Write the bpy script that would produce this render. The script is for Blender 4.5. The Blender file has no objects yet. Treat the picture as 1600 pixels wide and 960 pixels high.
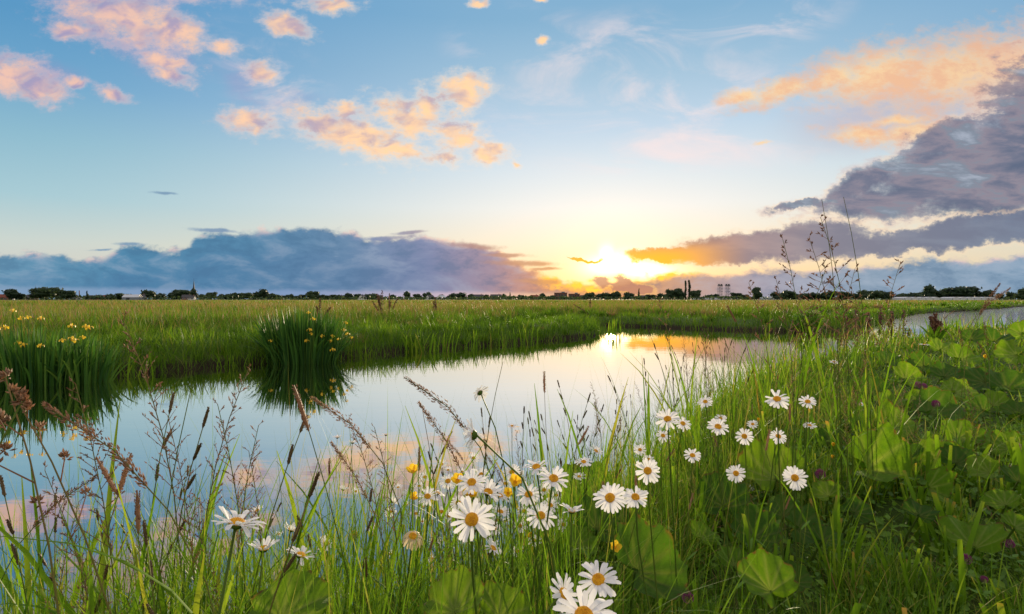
import bpy, bmesh, math, random
import numpy as np
from mathutils import Vector, Matrix, Euler

random.seed(7)
rng = np.random.default_rng(11)
R = math.radians
scene = bpy.context.scene
COL = scene.collection

# ------------------------------------------------------------------ camera
CAM_Z = 1.30                      # eye height above the water of the ditch
F = 888.0                         # focal length in photograph pixels (1600 wide)
PITCH = math.atan(12.5 / F)
cam_d = bpy.data.cameras.new('camera')
cam_d.lens = 36.0 * F / 1600.0
cam_d.sensor_width = 36.0
cam_d.clip_start = 0.02
cam_d.clip_end = 9000.0
cam = bpy.data.objects.new('camera', cam_d)
COL.objects.link(cam)
cam.location = (0, 0, CAM_Z)
cam.rotation_euler = (math.pi / 2 - PITCH, 0, 0)
scene.camera = cam


def at(px, py, depth):
    """world point that a photograph pixel shows at a given distance along +Y"""
    x = (px - 800) / F
    v = (480 - py) / F
    c, s = math.cos(PITCH), math.sin(PITCH)
    d = Vector((x, c + v * s, v * c - s))
    return Vector((0, 0, CAM_Z)) + d * (depth / d.y)


def lin(r, g, b, k=1.0):
    def f(c):
        c /= 255.0
        return (c / 12.92 if c <= 0.04045 else ((c + 0.055) / 1.055) ** 2.4) * k
    return (f(r), f(g), f(b))


# ------------------------------------------------------------------ render look
vs = scene.view_settings
scene.display_settings.display_device = 'sRGB'
vs.view_transform = 'Standard'
vs.look = 'None'
vs.exposure = 0.2
vs.gamma = 1.0
vs.use_curve_mapping = False
scene.cycles.max_bounces = 8
scene.cycles.diffuse_bounces = 3
scene.cycles.glossy_bounces = 4
scene.cycles.transmission_bounces = 4
scene.cycles.transparent_max_bounces = 8
scene.cycles.sample_clamp_indirect = 8.0

# ------------------------------------------------------------------ sun
SUN_AZ = R(9.9)
SUN_EL = R(3.3)
SUN_DIR = Vector((math.sin(SUN_AZ) * math.cos(SUN_EL), math.cos(SUN_AZ) * math.cos(SUN_EL), math.sin(SUN_EL)))
sun_d = bpy.data.lights.new('sun', 'SUN')
sun_d.energy = 5.0
sun_d.angle = R(1.0)
sun_d.color = (1.0, 0.80, 0.52)
sun = bpy.data.objects.new('sun', sun_d)
COL.objects.link(sun)
sun.rotation_euler = SUN_DIR.to_track_quat('Z', 'Y').to_euler()
sun.location = SUN_DIR * 60

# ------------------------------------------------------------------ sky
world = bpy.data.worlds.new('World')
scene.world = world
world.use_nodes = True
wt = world.node_tree
wt.nodes.clear()


class S:
    """a node socket one can do arithmetic with"""
    def __init__(self, nt, out):
        self.nt, self.o = nt, out

    def _m(self, op, *a):
        n = self.nt.nodes.new('ShaderNodeMath')
        n.operation = op
        for i, v in enumerate(a):
            if isinstance(v, S):
                self.nt.links.new(v.o, n.inputs[i])
            else:
                n.inputs[i].default_value = v
        return S(self.nt, n.outputs[0])

    def __add__(s, b): return s._m('ADD', s, b)
    def __radd__(s, b): return s._m('ADD', b, s)
    def __sub__(s, b): return s._m('SUBTRACT', s, b)
    def __rsub__(s, b): return s._m('SUBTRACT', b, s)
    def __mul__(s, b): return s._m('MULTIPLY', s, b)
    def __rmul__(s, b): return s._m('MULTIPLY', b, s)
    def __truediv__(s, b): return s._m('DIVIDE', s, b)
    def min(s, b): return s._m('MINIMUM', s, b)
    def max(s, b): return s._m('MAXIMUM', s, b)
    def abs(s): return s._m('ABSOLUTE', s)
    def f(s, op, *a): return s._m(op, s, *a)

    def smooth(s, a, b, lo=0.0, hi=1.0):
        n = s.nt.nodes.new('ShaderNodeMapRange')
        n.interpolation_type = 'SMOOTHSTEP'
        s.nt.links.new(s.o, n.inputs['Value'])
        n.inputs['From Min'].default_value = a
        n.inputs['From Max'].default_value = b
        n.inputs['To Min'].default_value = lo
        n.inputs['To Max'].default_value = hi
        return S(s.nt, n.outputs['Result'])

    def ramp(s, stops, interp='LINEAR'):
        n = s.nt.nodes.new('ShaderNodeValToRGB')
        n.color_ramp.interpolation = interp
        cr = n.color_ramp.elements
        while len(cr) < len(stops):
            cr.new(0.5)
        for e, (p, c) in zip(cr, stops):
            e.position = p
            e.color = (*c, 1.0)
        s.nt.links.new(s.o, n.inputs['Fac'])
        return S(s.nt, n.outputs['Color'])


def vec(nt, x, y, z=0.0):
    n = nt.nodes.new('ShaderNodeCombineXYZ')
    for i, v in enumerate((x, y, z)):
        if isinstance(v, S):
            nt.links.new(v.o, n.inputs[i])
        else:
            n.inputs[i].default_value = v
    return S(nt, n.outputs[0])


def vmath(nt, op, a, b=None, scale=None):
    n = nt.nodes.new('ShaderNodeVectorMath')
    n.operation = op
    for i, v in enumerate((a, b)):
        if v is None:
            continue
        if isinstance(v, S):
            nt.links.new(v.o, n.inputs[i])
        else:
            n.inputs[i].default_value = v
    if scale is not None:
        n.inputs['Scale'].default_value = scale
    return S(nt, n.outputs['Value'] if op in ('LENGTH', 'DOT_PRODUCT', 'DISTANCE') else n.outputs['Vector'])


def noise(nt, p, scale, detail=4.0, rough=0.5, color=False, dist=0.0):
    n = nt.nodes.new('ShaderNodeTexNoise')
    n.noise_dimensions = '3D'
    if p is not None:
        nt.links.new(p.o, n.inputs['Vector'])
    n.inputs['Scale'].default_value = scale
    n.inputs['Detail'].default_value = detail
    n.inputs['Roughness'].default_value = rough
    n.inputs['Distortion'].default_value = dist
    return S(nt, n.outputs['Color' if color else 'Fac'])


def mixc(nt, fac, a, b, blend='MIX'):
    n = nt.nodes.new('ShaderNodeMix')
    n.data_type = 'RGBA'
    n.blend_type = blend
    n.clamp_factor = True
    for key, v in (('Factor_Float', fac), ('A_Color', a), ('B_Color', b)):
        k = [i for i in n.inputs if i.identifier == key][0]
        if isinstance(v, S):
            nt.links.new(v.o, k)
        elif isinstance(v, (int, float)):
            k.default_value = v
        else:
            k.default_value = (*v, 1.0)
    return S(nt, [o for o in n.outputs if o.identifier == 'Result_Color'][0])


def ellipse(nt, p, cx, cy, rx, ry, rot=0.0):
    """distance from an ellipse's centre, 1 on its outline (turned by rot)"""
    c, s = math.cos(rot), math.sin(rot)
    a = vmath(nt, 'DOT_PRODUCT', p, (c / rx, s / rx, 0))
    b = vmath(nt, 'DOT_PRODUCT', p, (-s / ry, c / ry, 0))
    return vmath(nt, 'DISTANCE', vec(nt, a, b), ((c * cx + s * cy) / rx, (-s * cx + c * cy) / ry, 0))


def blobs(nt, p, items):
    """distance field of a set of ellipses: 0 in a centre, 1 on an outline"""
    acc = None
    for it in items:
        px, py, rx, ry = it[:4]
        ang = it[4] if len(it) > 4 else 0.0
        d = ellipse(nt, p, (px - 800) / 100, (467.5 - py) / 100, rx / 100, ry / 100, R(-ang))
        acc = d if acc is None else acc._m('SMOOTH_MIN', acc, d, 0.25)
    return acc


def build_sky():
    nt = wt
    tc = nt.nodes.new('ShaderNodeTexCoord')
    D = S(nt, tc.outputs['Generated'])
    sp = nt.nodes.new('ShaderNodeSeparateXYZ')
    nt.links.new(D.o, sp.inputs[0])
    X, Y, Z = (S(nt, sp.outputs[i]) for i in range(3))
    ys = Y.max(0.08)
    # azimuth / height as tangents, in units of 100 photograph pixels
    U = (X / ys) * 8.88
    V = (Z / ys) * 8.88
    Zc = Z.max(0.0)
    el = Zc.f('ARCSINE') * (180 / math.pi)
    az = X._m('ARCTAN2', X, Y) * (180 / math.pi)
    ang = vmath(nt, 'DOT_PRODUCT', D, tuple(Vector((math.sin(R(9.8)) * math.cos(R(3.0)), math.cos(R(9.8)) * math.cos(R(3.0)), math.sin(R(3.0)))))).min(1.0).f('ARCCOSINE') * (180 / math.pi)
    front = Y.smooth(0.15, 0.5)
    P = vec(nt, U, V, 0.0)

    # --- clear air
    e90 = el * (1 / 90)
    near = e90.ramp([(0.0, lin(252, 206, 150)), (2.5 / 90, lin(253, 222, 172)), (5.5 / 90, lin(249, 236, 212)), (9 / 90, lin(240, 242, 240)), (12.5 / 90, lin(220, 233, 242)),
                     (16.5 / 90, lin(192, 217, 238)), (21 / 90, lin(166, 201, 226)), (26 / 90, lin(134, 182, 216)), (45 / 90, lin(112, 166, 214)), (1.0, lin(104, 160, 212))])
    away = e90.ramp([(0.0, lin(205, 200, 205)), (2.5 / 90, lin(214, 214, 208)), (4.5 / 90, lin(208, 219, 214)), (8 / 90, lin(171, 208, 219)), (12.5 / 90, lin(144, 192, 213)),
                     (17 / 90, lin(110, 169, 209)), (21 / 90, lin(90, 156, 203)), (30 / 90, lin(84, 152, 206)), (50 / 90, lin(96, 158, 210)), (1.0, lin(104, 160, 212))])
    daz = (az - 11.0).abs()
    sky = mixc(nt, daz.smooth(6, 56), near, away)
    nish = nt.nodes.new('ShaderNodeTexSky')
    nish.sky_type = 'NISHITA'
    nish.sun_disc = False
    nish.sun_elevation = SUN_EL
    nish.sun_rotation = SUN_AZ
    nish.altitude = 0
    nt.links.new(D.o, nish.inputs['Vector'])
    nish.air_density = 1.0
    nish.dust_density = 1.0
    nish.ozone_density = 1.5
    nsc = mixc(nt, 1.0, S(nt, nish.outputs[0]), (0.09, 0.09, 0.09), 'MULTIPLY')
    sky = mixc(nt, 0.12, sky, nsc)

    # --- thin veils high up
    wv = vec(nt, noise(nt, P, 0.7, 3, 0.55) - 0.5, noise(nt, vmath(nt, 'ADD', P, (31.7, 12.1, 4.4)), 0.7, 3, 0.55) - 0.5)
    Pw = vmath(nt, 'ADD', P, vmath(nt, 'SCALE', wv, scale=0.75))
    Ps = vmath(nt, 'MULTIPLY', P, (0.55, 1.5, 1.0))
    veil = noise(nt, Ps, 0.9, 6, 0.6, dist=0.9).smooth(0.42, 0.74)
    vmask = blobs(nt, P, [(960, 90, 210, 70, -10), (1080, 230, 260, 45, -6), (820, 70, 120, 60), (1300, 190, 240, 60, -10), (1190, 40, 140, 50, -15), (420, 120, 130, 60, 30)  , (1010, 160, 260, 70, -6)]).smooth(1.25, 0.25)
    sky = mixc(nt, veil * vmask * front * 0.8, sky, lin(246, 226, 224))

    # --- glow round the low sun
    g1 = (ang * (1 / 14.0)).f('POWER', 2.0) * -1.0
    g1 = g1.f('EXPONENT') if False else (g1._m('POWER', 2.718281828, g1))
    g2 = (ang * (1 / 4.6)).f('POWER', 2.0) * -1.0
    g2 = g2._m('POWER', 2.718281828, g2)
    core = blobs(nt, P, [(958, 413, 44, 17, -8), (1002, 422, 50, 13, 4), (948, 402, 12, 16, 0)])
    g3 = (core * core) * -1.1
    g3 = g3._m('POWER', 2.718281828, g3)

    def addcol(base, fac, c):
        return mixc(nt, fac, base, c, 'ADD')

    sky = addcol(sky, g1 * front, (0.055, 0.050, 0.040))
    sky = addcol(sky, g2 * front, (0.17, 0.10, 0.025))
    sky = addcol(sky, g3 * front, (3.0, 2.3, 0.95))

    # --- noise shared by all the clouds
    n_big = noise(nt, vmath(nt, 'MULTIPLY', P, (0.8, 1.3, 1.0)), 1.5, 6, 0.58)
    n_fine = noise(nt, vmath(nt, 'MULTIPLY', P, (0.8, 1.35, 1.0)), 4.2, 7, 0.67)
    wf = vec(nt, noise(nt, P, 2.2, 5, 0.6) - 0.5, noise(nt, vmath(nt, 'ADD', P, (17.3, 41.9, 8.8)), 2.2, 5, 0.6) - 0.5)
    Pc = vmath(nt, 'ADD', P, vmath(nt, 'SCALE', wf, scale=0.34))
    prox = (ang * (1 / 7.5)).f('POWER', 2.0) * -1.0
    prox = prox._m('POWER', 2.718281828, prox)
    proxw = (ang * (1 / 13.0)).f('POWER', 2.0) * -1.0
    proxw = proxw._m('POWER', 2.718281828, proxw)

    # --- sunlit fleecy clouds
    fl = blobs(nt, Pc, [
        (20, 118, 62, 26, 8), (52, 140, 52, 20, 8), (122, 130, 20, 8), (178, 148, 27, 10, 22),
        (190, 30, 95, 42, 12), (270, 48, 60, 30, 15), (262, 98, 45, 11, 14), (268, 118, 30, 12, 25), (120, 50, 40, 14), (410, 112, 24, 18, 12), (352, 78, 26, 12), (452, 45, 38, 15, 20), (515, 8, 40, 13),
        (388, 190, 44, 20, 0), (500, 192, 62, 22, 22), (555, 215, 84, 30, 14), (545, 172, 30, 13, -8), (640, 190, 56, 30, 16), (668, 172, 26, 30, -20), (722, 143, 42, 25, 0), (728, 160, 16, 18),
        (718, 213, 40, 26, 12), (760, 238, 38, 16, 8), (610, 232, 80, 17, 8), (700, 245, 24, 12), (808, 256, 6, 6),
        (848, 65, 10, 7, -20), (748, 9, 15, 5), (845, 8, 9, 6),
        (220, -60, 190, 46, 8), (60, -40, 90, 24, 8), (430, -95, 120, 30, 4), (700, -120, 90, 26, 0)])
    fd = fl + (n_fine - 0.5) * -2.3 + (n_big - 0.5) * -1.6
    fm = fd.smooth(1.62, 0.12) * front
    n_sh = noise(nt, vmath(nt, 'ADD', vmath(nt, 'MULTIPLY', P, (1.0, 1.5, 1.0)), (5.2, 3.1, 9.0)), 2.3, 3, 0.5, dist=0.5)
    shade = (n_sh + (n_fine - 0.5) * 0.35).smooth(0.40, 0.72)
    left = U.smooth(-7.0, -1.5)
    dark = mixc(nt, left, lin(168, 156, 188), lin(196, 172, 180))
    lite = mixc(nt, left, lin(242, 196, 176), lin(255, 208, 156, 1.12))
    fc = mixc(nt, shade, lite, dark)
    fc = mixc(nt, fd.smooth(0.5, 1.1), fc, mixc(nt, left, lin(232, 196, 196), lin(252, 230, 208)))
    grey = blobs(nt, Pw, [(230, 70, 130, 40, 18), (390, 130, 60, 34, 35), (480, 165, 70, 22, 20), (60, 120, 70, 26), (250, -30, 200, 60)]).smooth(1.25, 0.3)
    sky = mixc(nt, grey * front * n_big.smooth(0.36, 0.6) * 0.6, sky, mixc(nt, left, lin(140, 152, 194), lin(160, 172, 206)))
    fc = mixc(nt, V.smooth(4.6, 5.3) * 0.8, fc, lin(132, 130, 162))
    pall = blobs(nt, Pw, [(250, -130, 420, 90, 4), (620, -150, 200, 60)]).smooth(1.3, 0.4)      # a thin mauve sheet higher up
    sky = mixc(nt, pall * front * 0.75, sky, lin(128, 136, 170))
    sky = mixc(nt, fm * 0.94, sky, fc)

    # --- orange cloud streets on the far side of the sun
    haze_r = blobs(nt, Pw, [(1420, 165, 210, 66, -12), (1560, 130, 170, 80, -10)]).smooth(1.25, 0.3)
    sky = mixc(nt, haze_r * front * 0.6, sky, lin(196, 180, 190))
    fr = blobs(nt, Pc, [(1160, 152, 38, 12, -6), (1225, 142, 75, 17, -16), (1300, 122, 70, 22, -18), (1370, 116, 110, 42, -12), (1500, 112, 160, 56, -10), (1640, 100, 130, 60, -10),
                        (1345, 214, 56, 14, 4), (1425, 206, 60, 16, -14), (1192, 222, 17, 4), (1400, 190, 60, 10, -10)])
    fd2 = fr + (n_fine - 0.5) * -2.0 + (n_big - 0.5) * -0.9
    fm2 = fd2.smooth(1.55, 0.15) * front
    oc = mixc(nt, (n_big * 0.5 + n_fine * 0.5).smooth(0.40, 0.58), lin(255, 216, 160), lin(244, 190, 146))
    oc = mixc(nt, U.smooth(5.5, 8.5), oc, mixc(nt, 0.35, oc, lin(214, 170, 150)))
    sky = mixc(nt, fm2 * 0.9, sky, oc)

    # --- slate cloud mass on the far side
    Pst = vmath(nt, 'ADD', P, vmath(nt, 'SCALE', wf, scale=0.45))
    sl = blobs(nt, Pst, [(1590, 235, 185, 84, -22), (1690, 165, 190, 130, -24), (1465, 275, 140, 60, -18), (1380, 318, 120, 28, -6), (1560, 300, 170, 48, -8), (1255, 322, 66, 9, -14), (1345, 288, 75, 24, -28), (1760, 290, 200, 60, -10), (1470, 222, 80, 34, -25)])
    n_st = noise(nt, vmath(nt, 'MULTIPLY', P, (0.5, 1.7, 1.0)), 1.6, 5, 0.6, dist=0.3)
    sd = sl + (n_fine - 0.5) * -1.0 + (n_st - 0.5) * -0.9
    sm = sd.smooth(1.34, 0.50) * front
    sc_ = n_st.ramp([(0.32, lin(92, 103, 128)), (0.44, lin(114, 117, 138)), (0.53, lin(142, 134, 148)), (0.60, lin(128, 138, 154)), (0.70, lin(164, 172, 188))])
    rim = mixc(nt, n_fine.smooth(0.4, 0.6), lin(255, 214, 170), lin(214, 176, 166))
    sc_ = mixc(nt, sd.smooth(0.76, 1.0), sc_, rim)
    sky = mixc(nt, sm * 0.97, sky, sc_)

    # --- long bar under it, its tip burning beside the sun
    br = blobs(nt, Pst, [(1040, 399, 74, 11, -3), (1150, 389, 115, 27, -6), (1255, 378, 115, 34, -6), (1400, 380, 160, 22, -7), (1545, 356, 160, 26, -8), (1720, 335, 200, 28, -8), (915, 404, 30, 3.5, -4)])
    bd = br + (n_fine - 0.5) * -0.8 + (n_st - 0.5) * -0.3
    bm = bd.smooth(1.18, 0.66) * front
    bc = U.ramp([(0.0, lin(226, 150, 84)), (1.0, lin(100, 110, 138))]) if False else (U * 0.125).ramp([(0.15, lin(222, 160, 100)), (0.33, lin(196, 142, 118)), (0.46, lin(174, 148, 146)), (0.62, lin(146, 141, 152)), (0.8, lin(128, 134, 152)), (1.0, lin(118, 130, 152))])
    bc = mixc(nt, n_st.smooth(0.62, 0.40), bc, mixc(nt, 0.35, bc, lin(96, 98, 124)))
    under = (V - 0.44 - U * 0.055).smooth(0.42, 0.06)          # the side turned to the sun
    bc = mixc(nt, under * (ang * (1 / 9.0)).smooth(1.5, 0.5), bc, (1.25, 0.55, 0.03))
    bc = mixc(nt, bd.smooth(0.82, 1.02), bc, lin(255, 222, 186))
    sky = mixc(nt, bm * 0.97, sky, bc)

    # --- cloud banks standing on the horizon
    prof_l = (U * (1 / 20.0) + 0.55)
    n = nt.nodes.new('ShaderNodeFloatCurve')
    cv = n.mapping.curves[0]
    pts = [(-2600, 40), (-1600, 30), (-900, 52), (-400, 60), (-100, 64), (0, 66), (70, 69), (120, 58), (160, 60), (190, 78), (230, 80), (275, 70), (300, 84), (312, 99), (400, 104), (480, 110), (520, 106), (580, 92), (620, 92), (660, 98),
           (700, 88), (770, 80), (800, 58), (830, 45), (850, 34), (880, 26), (960, 21), (1010, 32), (1040, 39), (1090, 42), (1130, 34), (1180, 44), (1240, 40), (1300, 46), (1400, 50), (1440, 62), (1520, 56), (1600, 66), (1800, 70), (2400, 52), (3400, 44)]
    x0, x1 = pts[0][0], pts[-1][0]
    for i, (a, b) in enumerate(pts):
        xx, yy = (a - x0) / (x1 - x0), (b + 5.5) / 120.0
        if i < 2:
            cv.points[i].location = (xx, yy)
        else:
            cv.points.new(xx, yy)
    for p_ in cv.points:
        p_.handle_type = 'VECTOR'
    n.mapping.update()
    nt.links.new((((U * 100 + 800) - x0) * (1 / (x1 - x0))).o, n.inputs['Value'])
    top = S(nt, n.outputs[0]) * 1.2
    nb = noise(nt, vmath(nt, 'MULTIPLY', P, (1.0, 1.6, 1.0)), 3.4, 6, 0.58)
    depth = top - V + (nb - 0.5) * 0.34 + (n_fine - 0.5) * 0.10
    kbm = depth.smooth(-0.02, 0.10) * front
    body = (U * (1 / 16.0) + 0.5).ramp([(0.0, lin(98, 146, 176)), (0.12, lin(74, 132, 168)), (0.24, lin(78, 130, 166)), (0.34, lin(100, 134, 168)), (0.42, lin(128, 136, 170)), (0.48, lin(162, 140, 156)), (0.53, lin(214, 150, 116)),
                                        (0.60, lin(232, 156, 78)), (0.66, lin(200, 156, 132)), (0.74, lin(164, 158, 172)), (0.84, lin(136, 158, 180)), (1.0, lin(128, 156, 182))])
    n_b2 = noise(nt, vmath(nt, 'MULTIPLY', P, (0.6, 1.5, 1.0)), 1.9, 5, 0.6, dist=0.3)
    body = mixc(nt, n_b2.smooth(0.48, 0.66, 0.0, 0.55), body, mixc(nt, 0.5, body, lin(186, 196, 212)))
    body = mixc(nt, (n_b2 + (n_fine - 0.5) * 0.4).smooth(0.52, 0.36, 0.0, 0.7), body, mixc(nt, 0.55, body, lin(54, 100, 138)))
    body = mixc(nt, depth.smooth(0.15, 0.6) * U.smooth(0.0, -2.0) * 0.30, body, lin(66, 110, 156))
    lowband = (V + U * 0.012 + (n_fine - 0.5) * 0.1).smooth(0.14, 0.05)                # the paler strip below the flat base
    low = (U * (1 / 16.0) + 0.5).ramp([(0.0, lin(128, 158, 188)), (0.3, lin(130, 154, 192)), (0.44, lin(208, 184, 196)), (0.52, lin(250, 200, 160)), (0.6, lin(236, 180, 140)), (0.7, lin(180, 168, 180)), (1.0, lin(140, 162, 186))])
    body = mixc(nt, lowband * U.smooth(1.6, 0.2, 0.25, 0.85), body, low)
    lit = mixc(nt, proxw, lin(246, 208, 196), (1.3, 0.66, 0.12))
    rimw = depth.smooth(0.15, 0.02) * ((nb.smooth(0.40, 0.60) * n_b2.smooth(0.46, 0.58)) * 0.9 + proxw * 0.8).min(1.0)
    body = mixc(nt, rimw, body, lit)
    hot = blobs(nt, Pc, [(900, 443, 52, 12), (925, 452, 18, 8), (1050, 428, 70, 9, -6), (860, 436, 30, 6)]).smooth(1.3, 0.3)
    body = mixc(nt, hot * n_fine.smooth(0.38, 0.56), body, (1.5, 0.72, 0.06))
    knot = blobs(nt, Pc, [(943, 441, 17, 11), (974, 444, 22, 11), (1000, 450, 30, 10)])
    sky = mixc(nt, kbm * 0.97, sky, body)
    kd = knot + (n_fine - 0.5) * -1.5
    sky = mixc(nt, kd.smooth(1.15, 0.65) * 0.85 * front, sky, mixc(nt, kd.smooth(0.7, 1.0), lin(196, 138, 112), (1.3, 0.75, 0.2)))
    sky = addcol(sky, (ellipse(nt, P, 1.57, 0.29, 0.05, 0.028)).smooth(2.2, 0.2) * front, (1.6, 1.1, 0.3))

    Pd = vmath(nt, 'ADD', P, vmath(nt, 'MULTIPLY', wf, (0.3, 0.07, 0.0)))
    st = blobs(nt, Pd, [(742, 385, 46, 5, 3), (790, 399, 40, 4, 2), (815, 412, 60, 5, 2), (852, 421, 26, 3), (205, 382, 26, 3), (160, 391, 18, 2), (335, 361, 44, 3.5, 4), (640, 364, 28, 3, -4), (258, 303, 20, 2.5, 6), (600, 372, 50, 4, -4), (845, 440, 40, 5, 2)])
    stm = (st + (n_fine - 0.5) * -1.4).smooth(1.3, 0.3) * front
    sky = mixc(nt, stm * 0.85, sky, (U * (1 / 16.0) + 0.5).ramp([(0.1, lin(112, 148, 178)), (0.36, lin(124, 142, 176)), (0.45, lin(176, 142, 140)), (0.55, lin(226, 160, 96))]))

    # --- unseen bright cloud deck overhead and behind, added to lift the ambient light
    k = (Zc + 0.16)
    Q = vec(nt, X / k, Y / k, 0.0)
    ng = noise(nt, Q, 1.7, 6, 0.58)
    rest = (1.0 - front * V.smooth(8.0, 6.0)) * Zc.smooth(0.02, 0.12)
    sky = mixc(nt, ng.smooth(0.36, 0.56) * rest * 0.92, sky, mixc(nt, ng.smooth(0.62, 0.85), (1.15, 0.93, 0.78), (0.70, 0.60, 0.62)))

    # --- below the horizon only the haze colour
    bg = nt.nodes.new('ShaderNodeBackground')
    bg.inputs['Strength'].default_value = 0.9
    nt.links.new(sky.o, bg.inputs['Color'])
    out = nt.nodes.new('ShaderNodeOutputWorld')
    nt.links.new(bg.outputs[0], out.inputs['Surface'])


build_sky()
world.cycles.sampling_method = 'NONE'


# ================================================================== helpers
def tag(o, label=None, cat=None, group=None, kind=None):
    if label: o['label'] = label
    if cat: o['category'] = cat
    if group: o['group'] = group
    if kind: o['kind'] = kind
    return o


def empty(name, loc=(0, 0, 0), rz=0.0):
    o = bpy.data.objects.new(name, None)
    o.empty_display_size = 0.1
    o.location = loc
    o.rotation_euler = (0, 0, rz)
    COL.objects.link(o)
    return o


def link(name, me, parent=None, loc=None, mat4=None):
    o = bpy.data.objects.new(name, me)
    COL.objects.link(o)
    if parent is not None:
        o.parent = parent
    if loc is not None:
        o.location = loc
    if mat4 is not None:
        o.matrix_local = mat4
    return o


def copy_tree(src, parent=None):
    c = src.copy()
    COL.objects.link(c)
    c.parent = parent
    c.matrix_parent_inverse = src.matrix_parent_inverse
    for ch in KIDS.get(src.name, ()):
        copy_tree(ch, c)
    return c


KIDS = {}


def register(o):
    """remember a template's children so that copying needs no scene search"""
    kids = list(o.children)
    KIDS[o.name] = kids
    for k in kids:
        register(k)


def mesh_np(name, V, quads=None, tris=None, mat=None, tint=None, smooth=True):
    """mesh from numpy arrays; tint is a per-vertex number the material reads"""
    V = np.asarray(V, dtype=np.float32).reshape(-1, 3)
    q = np.zeros((0, 4), np.int32) if quads is None else np.asarray(quads, np.int32).reshape(-1, 4)
    t = np.zeros((0, 3), np.int32) if tris is None else np.asarray(tris, np.int32).reshape(-1, 3)
    me = bpy.data.meshes.new(name)
    me.vertices.add(len(V))
    me.vertices.foreach_set('co', V.ravel())
    nl = q.size + t.size
    me.loops.add(nl)
    me.loops.foreach_set('vertex_index', np.concatenate([q.ravel(), t.ravel()]))
    me.polygons.add(len(q) + len(t))
    ls = np.concatenate([np.arange(len(q)) * 4, q.size + np.arange(len(t)) * 3]).astype(np.int32)
    me.polygons.foreach_set('loop_start', ls)
    if smooth:
        me.polygons.foreach_set('use_smooth', np.ones(len(q) + len(t), bool))
    me.update(calc_edges=True)
    if tint is not None:
        at_ = me.attributes.new('tint', 'FLOAT', 'POINT')
        at_.data.foreach_set('value', np.asarray(tint, np.float32).ravel())
    if mat is not None:
        me.materials.append(mat)
    return me


class MB:
    """collects little pieces into one mesh"""
    def __init__(s):
        s.v, s.f, s.t = [], [], []

    def add(s, V, faces, tint=0.5):
        n = len(s.v)
        s.v += [tuple(p) for p in V]
        s.f += [tuple(i + n for i in f) for f in faces]
        s.t += [tint] * len(V) if not hasattr(tint, '__len__') else list(tint)

    def box(s, c, d, tint=0.5, rz=0.0):
        cx, cy, cz = c
        x, y, z = d[0] / 2, d[1] / 2, d[2] / 2
        ca, sa = math.cos(rz), math.sin(rz)
        V = [(cx + a * x * ca - b * y * sa, cy + a * x * sa + b * y * ca, cz + k * z) for k in (-1, 1) for b in (-1, 1) for a in (-1, 1)]
        s.add(V, [(0, 2, 3, 1), (4, 5, 7, 6), (0, 1, 5, 4), (2, 6, 7, 3), (0, 4, 6, 2), (1, 3, 7, 5)], tint)

    def tube(s, pts, rads, n=5, tint=0.5, cap=True):
        pts = [Vector(p) for p in pts]
        V, Fc = [], []
        prev = None
        for i, p in enumerate(pts):
            d = (pts[min(i + 1, len(pts) - 1)] - pts[max(i - 1, 0)])
            if d.length < 1e-9:
                d = Vector((0, 0, 1))
            d.normalize()
            ref = Vector((1, 0, 0)) if abs(d.x) < 0.9 else Vector((0, 1, 0))
            a = d.cross(ref).normalized() if prev is None else (prev - d * prev.dot(d)).normalized()
            prev = a
            b = d.cross(a)
            r = rads[i] if hasattr(rads, '__len__') else rads
            for k in range(n):
                t = 2 * math.pi * k / n
                V.append(p + (a * math.cos(t) + b * math.sin(t)) * r)
        for i in range(len(pts) - 1):
            for k in range(n):
                k2 = (k + 1) % n
                Fc.append((i * n + k, i * n + k2, (i + 1) * n + k2, (i + 1) * n + k))
        if cap:
            Fc.append(tuple(range(n))[::-1])
            Fc.append(tuple((len(pts) - 1) * n + k for k in range(n)))
        s.add(V, Fc, tint)

    def strip(s, pts, widths, side, tint=0.5, fold=0.0):
        """a leaf-like strip along pts; fold lifts the edges into a V"""
        pts = [Vector(p) for p in pts]
        V, Fc, T = [], [], []
        side = Vector(side).normalized()
        for i, p in enumerate(pts):
            d = pts[min(i + 1, len(pts) - 1)] - pts[max(i - 1, 0)]
            nrm = side.cross(d).normalized() if d.length > 0 else Vector((0, 0, 1))
            w = widths[i]
            V += [p - side * w + nrm * fold * w, p, p + side * w + nrm * fold * w]
        for i in range(len(pts) - 1):
            a = i * 3
            Fc += [(a, a + 1, a + 4, a + 3), (a + 1, a + 2, a + 5, a + 4)]
        s.add(V, Fc, tint)

    def mesh(s, name, mat=None, smooth=True):
        me = bpy.data.meshes.new(name)
        me.from_pydata(s.v, [], s.f)
        if smooth:
            me.polygons.foreach_set('use_smooth', [True] * len(me.polygons))
        at_ = me.attributes.new('tint', 'FLOAT', 'POINT')
        at_.data.foreach_set('value', np.asarray(s.t, np.float32))
        if mat is not None:
            me.materials.append(mat)
        me.update()
        return me

    def build(s, name, mat, parent=None, loc=None, smooth=True):
        return link(name, s.mesh(name, mat, smooth), parent, loc)


# ================================================================== materials
def new_mat(name):
    m = bpy.data.materials.new(name)
    m.use_nodes = True
    m.node_tree.nodes.clear()
    return m, m.node_tree


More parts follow.
